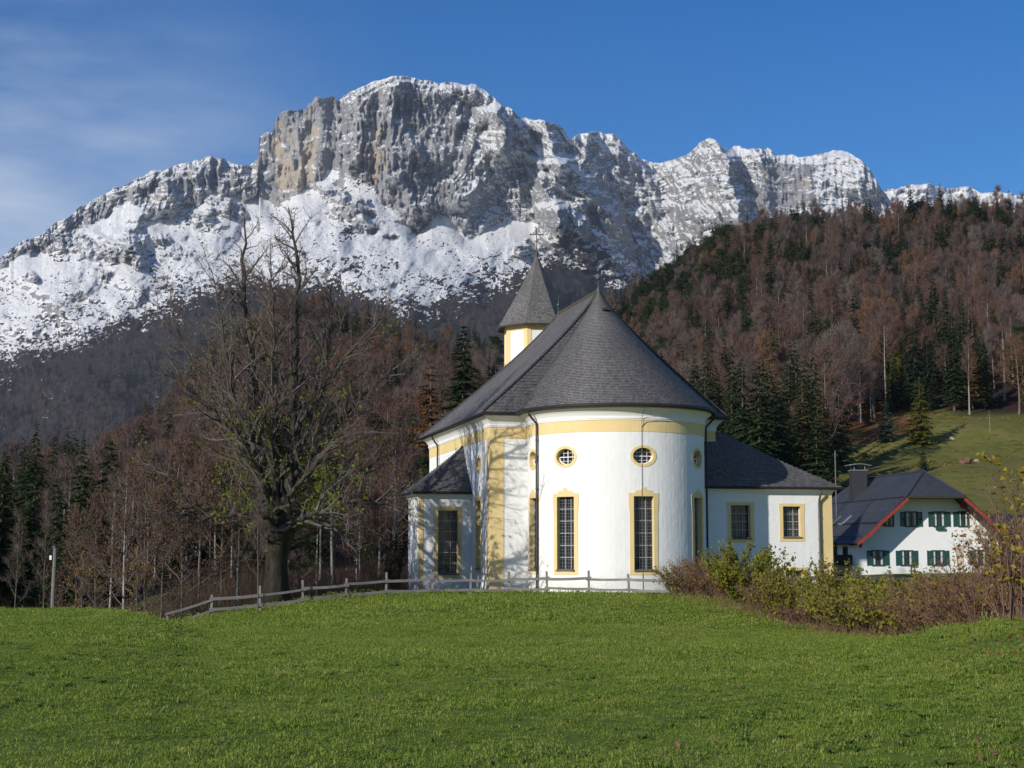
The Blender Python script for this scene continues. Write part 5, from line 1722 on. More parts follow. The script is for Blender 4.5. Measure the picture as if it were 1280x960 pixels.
for sel, pr, nm, lb, hs_ in ((~isp, fb, 'far_beech_forest', 'bare grey brown forest on the foot of the mountain', 1.0), (isp, fs_, 'far_spruce_forest', 'dark spruces scattered in the forest on the foot of the mountain', 1.0)):
    k = sel.sum()
    sc_ = g.uniform(.75, 1.25, k) * np.interp(mdt[sel], [-200, -20, 0, 60], [1.05, .9, .6, .35])
    scatter(nm, pos[sel], np.stack([np.zeros(k), np.zeros(k), g.random(k) * 6.28], -1), sc_ * hs_, g.integers(0, len(pr), k), pr, lb, 'forest')
# ================================================================ SINGLE TREES
def hit(px, py, y0=120.0, y1=700.0):
    """the first place where the ground shows at a pixel of the photograph"""
    Ys = np.arange(y0, y1, .5)
    xs_ = (px - 640) / F * Ys
    zs_ = ground(xs_, Ys)
    _, pp = topx(np.stack([xs_, Ys, zs_], -1))
    k = np.where(pp <= py)[0]
    k = int(k[0]) if len(k) else len(Ys) - 1
    return float(xs_[k]), float(Ys[k]), float(zs_[k])

def single(name, label, cat, px, pyb, pyt, parts, tm, cm, Hn, Y=None, wide=1.0, rz=0.0, lm=None):
    if Y is None: x, y, z = hit(px, pyb)
    else:
        x, y = (px - 640) / F * Y, Y; z = float(ground(x, y))
    top_ = EYE + y * float(gz(pyt))
    s = (top_ - z) / Hn
    t = proto_thing(name, label, cat, parts[0], parts[1], tm, cm, None, parts[2] if len(parts) > 2 else None, lm)
    t.location = (x, y, z - .1); t.scale = (s * wide, s * wide, s); t.rotation_euler = (0, 0, rz)
    return t
single('spruce_tree', 'blue green young spruce standing alone on the pasture slope above the farmhouse', 'spruce', 1109, 553, 496, spruce_parts(12, 2.9, 501, 22, 9, droop=.2), M_bark_spruce, M_bluespruce, 12)
single('spruce_tree', 'larger yellow green spruce at the wood edge above the farmhouse roof', 'spruce', 1152, 557, 470, spruce_parts(15, 3.4, 502, 24, 8, droop=.3), M_bark_spruce, M_yelgreen, 15, wide=1.05)
single('spruce_tree', 'small dark spruce on the pasture just above the farmhouse ridge', 'spruce', 1154, 590, 560, spruce_parts(6, 1.7, 503, 16, 8, droop=.15), M_bark_spruce, M_needle, 6)
single('larch_tree', 'small orange larch at the wood edge left of the blue green spruce', 'larch', 1086, 531, 498, spruce_parts(9, 1.6, 504, 20, 7, droop=.1), M_bark_spruce, M_larch, 9)
single('larch_tree', 'tall yellow larch among dark spruces right of the church roof', 'larch', 966, 560, 424, spruce_parts(22, 3.3, 505, 30, 7, droop=.25, shape=.75), M_bark_spruce, M_larch, 22, Y=262, wide=1.0)
single('spruce_tree', 'dark broad spruce rising just behind the end of the right church wing', 'spruce', 1021, 660, 519, spruce_parts(16, 4.3, 506, 26, 10, droop=.25), M_bark_spruce, M_needle, 16, Y=160, wide=1.1)
single('spruce_tree', 'tall dark spruce left of the church tower', 'spruce', 579, 640, 404, spruce_parts(26, 4.2, 507, 36, 10, droop=.4, fullness=1.15), M_bark_spruce, M_needle, 26, Y=190, wide=1.35)
single('spruce_tree', 'smaller dark spruce close against the left side of the church tower', 'spruce', 613, 640, 455, spruce_parts(22, 3.0, 508, 30, 9, droop=.4), M_bark_spruce, M_needle, 22, Y=195, wide=1.2)
single('beech_tree', 'yellow green leafed beech at the lower wood edge above the farmhouse', 'beech', 1122, 505, 440, bare_parts(18, 3.6, 509, base=.15, ntw=900, leaves=5000, leaf=.42), M_bark_beech, M_twig_beech, 18, lm=M_yelgreen)
single('beech_tree', 'rust red leafed beech on the hillside right of the church roof', 'beech', 1046, 520, 452, bare_parts(18, 3.6, 510, base=.2, ntw=900, leaves=4000, leaf=.4), M_bark_beech, M_twig_beech, 18, lm=varied('rust_leaves', [(.19, .055, .022), (.14, .045, .02)], .85, 1, .2, .4, .8))
single('larch_tree', 'orange brown larch in front of the hillside wood left of the church tower', 'larch', 538, 640, 446, spruce_parts(22, 3.6, 515, 28, 7, droop=.2, shape=.7), M_bark_spruce, varied('russet_needles', [(.16, .075, .022), (.13, .06, .02)], .85, 1, .2, .3, .6), 22, Y=205, wide=1.2)
for (px, pb, pt, lb) in ((1072, 573, 549, 'thin bare sapling on the pasture left of the spruces'), (1163, 553, 528, 'thin bare sapling on the pasture right of the spruces'), (1239, 540, 512, 'thin pale sapling at the upper right of the pasture')):
    single('sapling', lb, 'tree', px, pb, pt, bare_parts(6, 1.0, px, base=.4, ntw=60, tw_len=.5, tw_w=.03, nlimb=8), M_bark_pale, M_twig_sap, 6)
# stumps and boulders on the pasture
M_stone = flat('pale_limestone', (.36, .33, .29), (.22, .20, .17), 2, .9, .6, 5, .1)
M_stump = flat('old_stump_wood', (.20, .12, .075), (.11, .065, .04), 3, .9, .6, 6, .1)
def boulder(px, py, r, seed, mat, name, label, cat):
    x, y, z = hit(px, py)
    g_ = np.random.default_rng(seed)
    th, ph = np.meshgrid(np.linspace(0, math.pi, 10), np.linspace(0, 2 * math.pi, 16, endpoint=False), indexing='ij')
    d = np.stack([np.sin(th) * np.cos(ph), np.sin(th) * np.sin(ph), np.cos(th)], -1)
    rr_ = 1 + .35 * fbm(d[..., 0] * 1.6 + seed, d[..., 1] * 1.6, d[..., 2] * 1.6, 3, seed)
    P_ = d * rr_[..., None] * r * np.array([1.2, 1, .75])
    m = MB(); m.grid(P_, closed=True)
    o = m.build(name, mat, None, False); o.location = (x, y, z + r * .2)
    tag(o, label, cat)
boulder(1207, 579, .95, 3, M_stump, 'tree_stump', 'brown rotten stump on the pasture above the farmhouse', 'stump')
boulder(1222, 577, .45, 4, M_stone, 'boulder', 'pale boulder lying right of the brown stump on the pasture', 'boulder')
boulder(1191, 549, .5, 5, M_stone, 'boulder', 'pale boulder near the upper right of the pasture', 'boulder')
boulder(1083, 573, .8, 6, M_needle, 'juniper_bush', 'low dark juniper on the pasture left above the farmhouse chimney', 'bush')

# ---------------------------------------------------------------- the big lime tree
M_limebark = NT('mossy_lime_bark')
nb1 = M_limebark.noise(1.0, 6, .7, vscale=(5, 5, 1.2)); nb2 = M_limebark.noise(.8, 5, .7)
M_limebark.color(M_limebark.mix(M_limebark.rng(nb2, .42, .66), M_limebark.ramp(nb1, [(.35, (.048, .040, .033)), (.62, (.014, .012, .010))]), (.022, .024, .008)))
M_limebark.rough(.95); M_limebark.bump(nb1, .9, .08); M_limebark = M_limebark.m
M_limelimb = flat('lime_limb_bark', (.075, .067, .056), (.026, .025, .017), 1.5, .9, .5, 14)
M_limetwig = flat('pale_grey_twigs', (.15, .128, .112), (.062, .052, .046), 1.2, .9)
M_limefine = flat('reddish_fine_twigs', (.125, .075, .066), (.075, .046, .042), .8, .9)
M_limeleaf = varied('late_green_lime_leaves', [(.095, .135, .016), (.14, .165, .022), (.07, .105, .014)], .8, 1.0, .35, .8, 1.3)
LY = 75.0
lx = (346 - 640) / F * LY; lz = float(ground(lx, LY))
lime = thing('lime_tree', 'huge bare lime tree with twin leaders and dark mossy trunk left of the church', 'tree', (lx, LY, lz))
g = np.random.default_rng(77)
def lp(px, py, dy=0.0):
    p = at(px, py, LY + dy); return np.array([p.x - lx, p.y - LY, p.z - lz])
def smooth_path(P, n):
    P = np.array(P, float); t = np.concatenate([[0], np.cumsum(np.linalg.norm(np.diff(P, axis=0), axis=1))])
    q = np.linspace(0, t[-1], n)
    R_ = np.stack([np.interp(q, t, P[:, k]) for k in range(3)], 1)
    for _ in range(3): R_[1:-1] = (R_[:-2] + 2 * R_[1:-1] + R_[2:]) / 4
    return R_
trunk, limbs, twigs, finem, lv = MB(), MB(), MB(), MB(), MB()
# trunk, with root flare and fluting
zz_ = np.array([-.5, 0, .25, .7, 1.4, 2.4, 3.2, 3.9, 4.6]); rr_ = np.array([1.15, .92, .72, .60, .53, .50, .54, .45, .28])
ang = np.linspace(0, 2 * math.pi, 28, endpoint=False)
Pt = np.array([[((r * (1 + .10 * math.sin(5 * a + 1.0 + z * .3) * (1.3 if z < .8 else .8) + .05 * math.sin(9 * a + 2))) * math.cos(a) * 1.0 + .02 * z, r * math.sin(a), z) for a in ang] for z, r in zip(zz_, rr_)])
trunk.grid(Pt, closed=True)
axes = []
def axis(P, r0, r1, n=14, wob=.16):
    p = smooth_path(P, n); w_ = np.cumsum(g.normal(0, wob, p.shape), 0) * np.linspace(0, 1, n)[:, None] * .55; w_[1:-1] += g.normal(0, .05, p.shape)[1:-1]
    p = p + w_
    axes.append((p, np.linspace(r0, r1, n)))
def L1(*pts): return [lp(*q) for q in pts]
axis(L1((338, 690, 0), (332, 620, -.2), (325, 540, -.4), (322, 440, -.5), (317, 350, -.4), (312, 262, -.3)), .42, .025, 24)
axis(L1((352, 690, .2), (358, 620, .5), (368, 530, .7), (373, 430, .6), (379, 330, .7), (371, 254, .5)), .40, .025, 24)
axis(L1((354, 640, .3), (384, 540, 1.2), (408, 440, 1.8), (428, 345, 2.0)), .15, .014, 18)
axis(L1((336, 630, -.3), (303, 540, -1.2), (284, 430, -2.0), (268, 330, -2.2)), .16, .014, 18)
axis(L1((346, 640, -.4), (342, 540, -2.0), (345, 430, -2.8), (348, 320, -3.0)), .15, .014, 18)
axis(L1((346, 640, .6), (348, 540, 2.2), (343, 430, 3.2), (338, 310, 3.4)), .15, .014, 18)
for pts, r in ((((336, 665, 0), (300, 642, -.6), (250, 630, -1.2), (192, 640, -1.6)), .20), (((336, 655, .3), (290, 625, .9), (235, 596, 1.6), (186, 560, 2.2)), .19),
               (((356, 665, 0), (405, 637, -.5), (460, 634, -1.0), (518, 652, -1.3)), .20), (((356, 655, .3), (415, 620, 1.0), (465, 590, 1.8), (512, 560, 2.4)), .18),
               (((334, 610, -.5), (285, 540, -1.5), (235, 490, -2.3), (196, 462, -2.8)), .16), (((362, 600, .3), (420, 530, .8), (470, 470, 1.2), (506, 440, 1.5)), .16),
               (((330, 560, .2), (275, 480, 1.0), (232, 420, 1.8), (205, 385, 2.3)), .13), (((368, 540, -.2), (420, 460, -1.2), (458, 400, -1.8), (480, 372, -2.2)), .13),
               (((346, 660, -.6), (330, 640, -2.2), (305, 640, -4.0), (285, 655, -5.2)), .18), (((348, 660, -.6), (375, 645, -2.4), (405, 640, -4.2), (432, 655, -5.4)), .18),
               (((345, 660, .6), (325, 630, 2.4), (300, 600, 4.4), (280, 590, 5.4)), .16), (((350, 660, .6), (385, 625, 2.4), (420, 590, 4.2), (446, 575, 5.2)), .16),
               (((342, 640, -.5), (320, 590, -2.4), (290, 545, -4.0), (262, 520, -5.0)), .15), (((352, 630, -.5), (390, 585, -2.4), (425, 540, -3.8), (452, 512, -4.6)), .15),
               (((344, 620, .6), (310, 560, 2.4), (280, 500, 3.8), (255, 470, 4.6)), .13), (((354, 600, .6), (395, 545, 2.2), (430, 480, 3.4), (455, 450, 4.2)), .13)):
    axis(L1(*pts), r * .98, .014, 16, .17)
for p, r in axes: limbs.tube(p, r, 7, 0, False)
def spawn(p, t):
    f = t * (len(p) - 1); j = min(int(f), len(p) - 2)
    return p[j] + (p[j + 1] - p[j]) * (f - j), (p[j + 1] - p[j]) / np.linalg.norm(p[j + 1] - p[j])
sec = []
for ai, (p, r) in enumerate(axes):
    Lx = np.linalg.norm(np.diff(p, axis=0), axis=1).sum()
    nb_ = int(Lx / .40)
    for k in range(nb_):
        t = .13 + .85 * (k + g.random()) / nb_
        q, d = spawn(p, t)
        o_ = g.normal(0, 1, 3); o_ -= d * (o_ @ d); o_ /= np.linalg.norm(o_)
        side = o_ * .85 + d * .55 + np.array([0, 0, .35 if ai < 6 else .25])
        side /= np.linalg.norm(side)
        zrel = q[2] / 18.4
        L_ = g.uniform(.35, 1.25) * (3.5 * (1 - t) ** .5 + .75) * (1.0 if ai < 6 else .78) * np.interp(zrel, [0, .3, .6, .85, 1], [1.05, 1.1, 1.0, .9, .8])
        n = 6; pts = [q]; dd = side
        for s in range(n):
            dd = dd + g.normal(0, .16, 3) + np.array([0, 0, .07]); dd /= np.linalg.norm(dd); pts.append(pts[-1] + dd * L_ / n)
        pts = np.array(pts); r0 = min(np.interp(t, [0, 1], [r[0], r[-1]]) * .55 + .016, .09) * min(1, L_ / 1.6 + .25)
        twigs.tube(pts, np.linspace(r0, .010, n + 1), 4, 0, False)
        sec.append((pts, L_))
A0, A1, RA0 = [], [], []
F0, F1 = [], []
for pts, L_ in sec:
    k3 = max(3, int(L_ / (.15 if pts[0][2] > 10.5 else .21)))
    for k in range(k3):
        if pts[0][2] < 11 and np.hypot(*(pts[0][:2] - np.array([.0, 0]))) < 1.6 and g.random() < .5: continue
        t = .15 + .85 * (k + g.random()) / k3
        q, d = spawn(pts, t)
        dd = d * .75 + g.normal(0, .55, 3); dd[2] += .22; dd /= np.linalg.norm(dd)
        l3 = g.uniform(.35, .95) * (.35 + .28 * L_)
        m1 = q + dd * l3 * .5; d2 = dd + g.normal(0, .22, 3); d2[2] += .08; d2 /= np.linalg.norm(d2); e = m1 + d2 * l3 * .5
        A0 += [q, m1]; A1 += [m1, e]; RA0 += [.0125, .0095]
        for s in range(g.integers(1, 4)):
            tt_ = g.uniform(.25, 1.0); qq = q + (m1 - q) * min(1, tt_ * 2) if tt_ < .5 else m1 + (e - m1) * (tt_ * 2 - 1)
            df = dd * .8 + g.normal(0, .55, 3); df[2] += .2; df /= np.linalg.norm(df)
            F0.append(qq); F1.append(qq + df * g.uniform(.18, .55))
twigs.cones(A0, A1, np.array(RA0), np.array(RA0) * .7, 3)
finem.cones(F0, F1, .0085, .0045, 3)
# late leaves in tufts low in the middle of the crown, and a few stray ones
F1a = np.array(F1); A1a = np.array(A1)
pxl, pyl = topx(F1a + np.array([lx, LY, lz]))
wgt = np.exp(-((pxl - 345) / 80) ** 2 - ((pyl - 600) / 58) ** 2) + .07 * (pyl > 400)
wgt *= sstep(.05, .45, fbm(F1a[:, 0] / .9, F1a[:, 1] / .9, F1a[:, 2] / .9, 2, 140))
kk = g.choice(len(F1a), 6000, p=wgt / wgt.sum())
lv.leaves(F1a[kk] + g.normal(0, .10, (6000, 3)), .16 * g.uniform(.6, 1.3, 6000))
kk = g.choice(len(F1a), 700)
lv2 = MB(); lv2.leaves(F1a[kk] + g.normal(0, .03, (700, 3)), .075 * g.uniform(.6, 1.3, 700))
trunk.build('trunk', M_limebark, lime, True); limbs.build('limbs', M_limelimb, lime, True); twigs.build('twigs', M_limetwig, lime); finem.build('fine_twigs', M_limefine, lime)
lv.build('leaves', M_limeleaf, lime)
lv2.build('withered_leaves', varied('withered_brown_leaves', [(.20, .085, .03), (.15, .06, .025), (.24, .13, .03)], .85, .2, .25, 1.2, 2.0), lime)
print('LIME', len(sec), len(F0))

# ---------------------------------------------------------------- young trees and brush under it, left of the church
M_brownleaf = varied('brown_autumn_leaves', [(.12, .055, .032), (.155, .08, .038), (.095, .042, .028), (.18, .11, .035)], .85, .3, .25, 1.4, 1.5)
M_goldleaf = varied('golden_leaves', [(.42, .27, .02), (.34, .22, .025), (.30, .25, .03)], .8, .3, .35, 1.2, 1.5)
M_twig_red = varied('red_brown_brush', [(.18, .105, .075), (.22, .14, .095), (.14, .075, .06)], .9, 1.0, 0, .6, 1)
M_bark_tan = flat('grey_brown_sapling_bark', (.13, .112, .095), (.07, .06, .05), 3, .9, .4, 12)
sap = []
for k, (H, cr, nl, lf, up, nlv) in enumerate(((9.0, 2.0, 16, M_brownleaf, .9, 500), (7.0, 1.9, 14, M_brownleaf, .75, 1300), (10.0, 1.6, 15, M_brownleaf, 1.0, 120), (8.0, 2.4, 18, M_brownleaf, .8, 1700), (6.5, 1.6, 13, M_goldleaf, .8, 420))):
    T, Cw, LV = bare_parts(H, cr, 600 + k, base=[.22, .12, .28, .10, .25][k], ntw=1300, tw_len=.55, tw_w=.016, nlimb=nl, trunk_r=[.065, .042, .05, .05, .045][k], up=up, leaves=nlv, leaf=.115)
    sap.append((T, Cw, LV, lf))
# (px, base Y, proto, height m, label)
plants = [(158, 70, 0, 8.6, 'pale trunked young tree forking wide in the thicket at the left'), (100, 78, 1, 7.2, 'brownish young tree right behind the wooden pole'), (124, 84, 3, 8.0, 'leafy brown young tree between pole and forked pale tree'),
          (206, 72, 1, 6.8, 'russet young tree at the left end of the rail fence'), (232, 76, 3, 8.6, 'dense russet leafed young tree behind the fence end'), (252, 74, 1, 7.2, 'russet leafed young tree behind the second fence post'),
          (280, 79, 3, 9.0, 'tall russet leafed young tree between fence and big lime tree'), (300, 75, 0, 7.5, 'slender young tree just left of the big lime trunk'), (325, 68.6, 2, 6.0, 'pale dead slender trunk close in front of the big lime trunk'),
          (186, 80, 3, 9.4, 'tall brown leafed tree in the middle of the left thicket'), (176, 69, 4, 4.2, 'small golden leafed sapling in the left thicket'), (108, 70, 4, 4.4, 'bushy gold and green sapling by the wooden pole'),
          (398, 82, 0, 6.8, 'thin grey tree right of the big lime trunk'), (420, 78, 2, 6.2, 'slender bare tree behind the fence right of the big lime'), (448, 84, 0, 6.0, 'bare grey young tree midway between lime trunk and church'),
          (470, 80, 1, 5.2, 'brown young tree near the left church wing'), (492, 88, 2, 6.6, 'slender bare tree hard against the left church wing'), (376, 76, 3, 5.0, 'low brown leafed tree right behind the big lime trunk'),
          (60, 86, 2, 8.4, 'slender pale tree left of the wooden pole'), (25, 84, 2, 7.6, 'slender pale tree before dark spruces at the left edge'), (142, 92, 0, 10.0, 'tall pale tree rising behind the forked pale tree'), (265, 90, 2, 11.0, 'tallest slender tree behind the russet thicket')]
sap_made = {}
for px, y, k, H, lb in plants:
    T, Cw, LV, lf = sap[k]; H0 = [9.0, 7.0, 10.0, 8.0, 6.5][k]
    x = (px - 640) / F * y; z = float(ground(x, y))
    if k not in sap_made:
        t = proto_thing('young_tree', lb, 'tree', T, Cw, M_bark_pale if k == 0 else M_bark_tan, M_twig_sap, 'young trees in the left thicket', LV, lf)
        sap_made[k] = t; t.location = (x, y, z); t.rotation_euler = (0, 0, float(g.random() * 6)); s = (H - min(0, z) * .0) / H0; t.scale = (s, s, s)
    else:
        dup(sap_made[k], (x, y, z), float(g.random() * 6), H / H0, lb, 'young trees in the left thicket')
# dark spruces in the left corner
for px, y, pt, sd, lb in ((4, 92, 596, 701, 'dark spruce at the far left edge of the photo'), (34, 96, 612, 702, 'dark spruce second from the left edge'), (72, 108, 596, 703, 'dark spruce behind the wooden pole'),
                          (104, 118, 560, 704, 'taller dark spruce behind the left thicket'), (137, 124, 548, 705, 'dark green spruce above the forked pale tree'), (-30, 90, 600, 706, 'dark spruce just cut by the left edge')):
    single('spruce_tree', lb, 'spruce', px, 760, pt, spruce_parts(13, 2.7, sd, 26, 10, droop=.35), M_bark_spruce, M_needle, 13, Y=y, wide=1.15)

# ---------------------------------------------------------------- bushes
def bush_parts(h, r, seed, nst=26, ntw=700, nlv=900, leaf=.075, tw_w=.011, tw_len=.35, lean=1.0):
    g_ = np.random.default_rng(seed)
    St, Tw, Lf = MB(), MB(), MB()
    tips, dirs = [], []
    for i in range(nst):
        az = g_.random() * 6.283; sp_ = g_.random() ** .6
        b = np.array([math.cos(az), math.sin(az), 0]) * r * .35 * g_.random()
        H = h * g_.uniform(.6, 1.03) * (1 - .35 * sp_ ** 2)
        e = b + np.array([math.cos(az) * r * sp_ * lean, math.sin(az) * r * sp_ * lean, H])
        m_ = (b + e) / 2 + np.array([-math.cos(az), -math.sin(az), 0]) * r * .12 + np.array([0, 0, .10 * H]) + g_.normal(0, .06, 3)
        t = np.linspace(0, 1, 7)[:, None]
        pts = (1 - t) ** 2 * b + 2 * t * (1 - t) * m_ + t ** 2 * e + g_.normal(0, .012, (7, 3))
        pts[0][2] = -.15
        St.tube(pts, np.linspace(.016, .005, 7), 4, 0, False)
        for s in np.linspace(.25, 1, 9):
            f = s * 6; j = min(int(f), 5); tips.append(pts[j] + (pts[j + 1] - pts[j]) * (f - j)); dirs.append((pts[j + 1] - pts[j]) / (np.linalg.norm(pts[j + 1] - pts[j]) + 1e-6))
    tips = np.array(tips); dirs = np.array(dirs)
    k = g_.integers(0, len(tips), ntw)
    d = dirs[k] * .7 + g_.normal(0, .5, (ntw, 3)); d[:, 2] += .25; d /= np.linalg.norm(d, axis=1, keepdims=True)
    ln = tw_len * g_.uniform(.4, 1.3, ntw)
    Tw.slivers(tips[k], d * ln[:, None], tw_w)
    k2 = g_.integers(0, ntw, nlv)
    Lf.leaves(tips[k][k2] + d[k2] * (ln[k2] * g_.uniform(.1, 1, nlv))[:, None] + g_.normal(0, .03, (nlv, 3)), leaf * g_.uniform(.55, 1.35, nlv))
    return St, Tw, Lf
M_stem = flat('brown_bush_stems', (.13, .085, .065), (.09, .055, .045), 3, .9)
M_stem_red = flat('red_brown_stems', (.20, .125, .085), (.13, .075, .055), 3, .9)
M_olive = varied('olive_green_leaves', [(.17, .18, .022), (.26, .235, .028), (.11, .13, .018), (.33, .26, .035)], .8, .25, .35, 2.0, 2.2)
M_rusty = varied('rusty_bush_leaves', [(.20, .11, .045), (.27, .17, .05), (.15, .07, .04), (.22, .20, .04)], .85, .25, .3, 2.0, 2.2)
M_purple = varied('purple_brown_bush_leaves', [(.14, .065, .045), (.18, .10, .055), (.12, .06, .05)], .85, .25, .25, 2.0, 2.2)
BK = {'o': (M_stem, M_twig_red, M_olive), 'r': (M_stem_red, M_twig_red, M_rusty), 'p': (M_stem_red, M_twig_red, M_purple), 'y': (M_stem, M_stem_red, M_olive)}
bushes = [  # px, Y, top py, radius, kind, leaves, label
    (850, 71.5, 705, 1.0, 'o', 500, 'small olive bush at the foot of the apse'),
    (868, 71.0, 700, 1.2, 'r', 1300, 'rusty twiggy bush in front of the apse right corner'),
    (893, 70.0, 698, 1.3, 'r', 1400, 'orange brown bush before the shaded church corner'),
    (915, 69.0, 712, 1.1, 'p', 900, 'purple brown bush left of the tall olive bush by the church'),
    (934, 66.0, 683, 1.35, 'o', 6000, 'tall olive yellow bush under the first window of the right wing'),
    (962, 62.0, 722, 1.1, 'p', 1200, 'dark red bush right of the tall olive bush'),
    (985, 59.0, 711, 1.1, 'o', 2300, 'olive yellow bush below the small basement window'),
    (1012, 56.0, 752, .9, 'p', 600, 'low purple brown bush between two olive bushes'),
    (1036, 54.0, 708, .95, 'o', 2100, 'olive bush at the right corner of the church wing'),
    (1062, 50.0, 735, 1.2, 'o', 1500, 'loose olive bush below the fence between church and farmhouse'),
    (1088, 52.0, 724, 1.3, 'o', 2200, 'broad olive bush before the left end of the farmhouse'),
    (1118, 47.0, 738, 1.2, 'o', 1300, 'thin olive bush before the farmhouse front'),
    (1148, 48.0, 716, 1.3, 'o', 2300, 'olive bush before the middle of the farmhouse'),
    (1172, 42.0, 722, 1.2, 'r', 1200, 'tangled brown bush below the farmhouse windows'),
    (1200, 41.0, 704, 1.2, 'r', 1000, 'brown bramble bush below the wall painting'),
    (1232, 37.0, 704, 1.0, 'p', 800, 'purple twiggy bush before the right end of the farmhouse'),
    (1266, 34.0, 640, .9, 'r', 900, 'tall rust brown bush at the right edge of the photo'),
    (1298, 33.0, 600, 1.0, 'r', 1200, 'tallest rust brown bush partly cut by the right edge')]
for i, (px, y, pt, r, k, nl, lb) in enumerate(bushes):
    x = (px - 640) / F * y; z = float(ground(x, y)); h = EYE + y * float(gz(pt)) - z
    h *= 1.08; r *= 1.25
    St, Tw, Lf = bush_parts(h, r, 800 + i, nst=int(26 + 14 * r), ntw=int(1500 + 900 * r), nlv=int(nl * 1.9), leaf=.115 if k == 'o' else .075, tw_w=.012 if y > 45 else .009)
    ms, mt_, ml = BK[k]
    t = thing('bush', lb, 'bush', (x, y, z), 0, 'bushes along the meadow edge')
    St.build('stems', ms, t); Tw.build('twigs', mt_, t); Lf.build('leaves', ml, t)
# tall hazel shoots with single big leaves, close to the camera at the right
M_hazel = varied('yellow_green_hazel_leaves', [(.24, .20, .02), (.36, .25, .025), (.14, .13, .02), (.22, .10, .03)], .75, .25, .35, 2.4, 4.0)
for i, (px, y, pt, r, nst, nl, lf, lb) in enumerate(((1214, 33, 592, .5, 4, 110, .10, 'slender shoots with sparse yellow leaves before the farmhouse right end'), (1258, 26, 548, .7, 5, 150, .115, 'tall yellow leafed hazel shoots at the right edge'), (1292, 25, 560, .8, 7, 200, .115, 'yellow leafed hazel shoots cut by the right edge'))):
    x = (px - 640) / F * y; z = float(ground(x, y)); h = EYE + y * float(gz(pt)) - z
    St, Tw, Lf = bush_parts(h, r, 860 + i, nst=nst, ntw=160, nlv=nl, leaf=lf, tw_w=.007, tw_len=.28, lean=.8)
    t = thing('hazel_bush', lb, 'bush', (x, y, z), 0, 'hazel shoots at the right')
    St.build('stems', M_stem, t); Tw.build('twigs', M_stem, t); Lf.build('leaves', M_hazel, t)
# dead grass and brushwood under the hedge: nobody could count it
M_dry = varied('dry_brush', [(.20, .13, .065), (.14, .075, .045), (.17, .15, .05), (.10, .05, .035)], .9, 1.0, .15, .8, 1.2)
m = MB()
n = 5200
px_b = g.uniform(840, 1330, n)
yb_ = np.interp(px_b, [840, 900, 1000, 1100, 1200, 1330], [71, 68, 56, 48, 40, 31]) + g.normal(-.3, 1.7, n)
xb_ = (px_b - 640) / F * yb_; zb_ = ground(xb_, yb_)
d = g.normal(0, .5, (n, 3)); d[:, 2] = np.abs(d[:, 2]) + .5; d /= np.linalg.norm(d, axis=1, keepdims=True)
m.slivers(np.stack([xb_, yb_, zb_ - .05], -1), d * g.uniform(.25, .8, n)[:, None], .014)
tag(m.build('dry_undergrowth', M_dry), 'dry brown stalks and grass under the hedge', 'undergrowth', kind='stuff')

# brush at the left, below the thicket
m = MB(); n = 16000
px_b = g.uniform(-40, 512, n); yb_ = np.interp(px_b, [0, 200, 330, 510], [66, 70, 74, 84]) + g.uniform(0, 16, n)
xb_ = (px_b - 640) / F * yb_; zb_ = ground(xb_, yb_)
d = g.normal(0, .42, (n, 3)); d[:, 2] = np.abs(d[:, 2]) + .6; d /= np.linalg.norm(d, axis=1, keepdims=True)
m.slivers(np.stack([xb_, yb_, zb_ - .05], -1), d * (g.uniform(.5, 3.4, n) * (.6 + .4 * sstep(-.3, .3, fbm(px_b / 30, yb_ / 4, oct=2, seed=150))))[:, None], .020)
tag(m.build('brushwood', varied('brushwood_twigs', [(.085, .056, .043), (.11, .08, .062), (.07, .042, .032)], .9, .3, 0, 2.0, .6)), 'tangle of bare brushwood below the thicket at the left', 'brushwood', kind='stuff')
x, y = (494 - 640) / F * 83, 83.0
St, Tw, Lf = bush_parts(3.4, .75, 890, nst=26, ntw=900, nlv=2200, leaf=.11)
t = thing('bush', 'dark evergreen bush beside the left church wing', 'bush', (x, y, float(ground(x, y))))
St.build('stems', M_stem, t); Tw.build('twigs', M_stem, t); Lf.build('leaves', varied('dark_evergreen_leaves', [(.016, .014, .010), (.024, .020, .012)], .8, .3, 0, .8, 2), t)

# ---------------------------------------------------------------- grass
M_grass = NT('meadow_grass')
oi = M_grass.new('ObjectInfo'); n1 = M_grass.noise(.22, 4, .6, coord='World'); n2 = M_grass.noise(1.6, 4, .7, coord='World')
f = M_grass.math('ADD', M_grass.math('MULTIPLY', oi.outputs['Random'], .40), M_grass.math('ADD', M_grass.math('MULTIPLY', n1, .5), M_grass.math('MULTIPLY', n2, .5)))
c = M_grass.ramp(M_grass.math('MULTIPLY', f, .72), [(.22, (.115, .190, .022)), (.40, (.190, .275, .034)), (.56, (.260, .325, .050)), (.78, (.38, .37, .12))])
M_grass.color(c); M_grass.rough(.6); M_grass.b.inputs['Specular IOR Level'].default_value = .25
tr = M_grass.new('BsdfTranslucent'); M_grass.lk(c, tr.inputs['Color'])
ms = M_grass.new('MixShader'); ms.inputs[0].default_value = .45
M_grass.lk(M_grass.b.outputs[0], ms.inputs[1]); M_grass.lk(tr.outputs[0], ms.inputs[2]); M_grass.lk(ms.outputs[0], M_grass.n['Material Output'].inputs['Surface'])
M_grass = M_grass.m
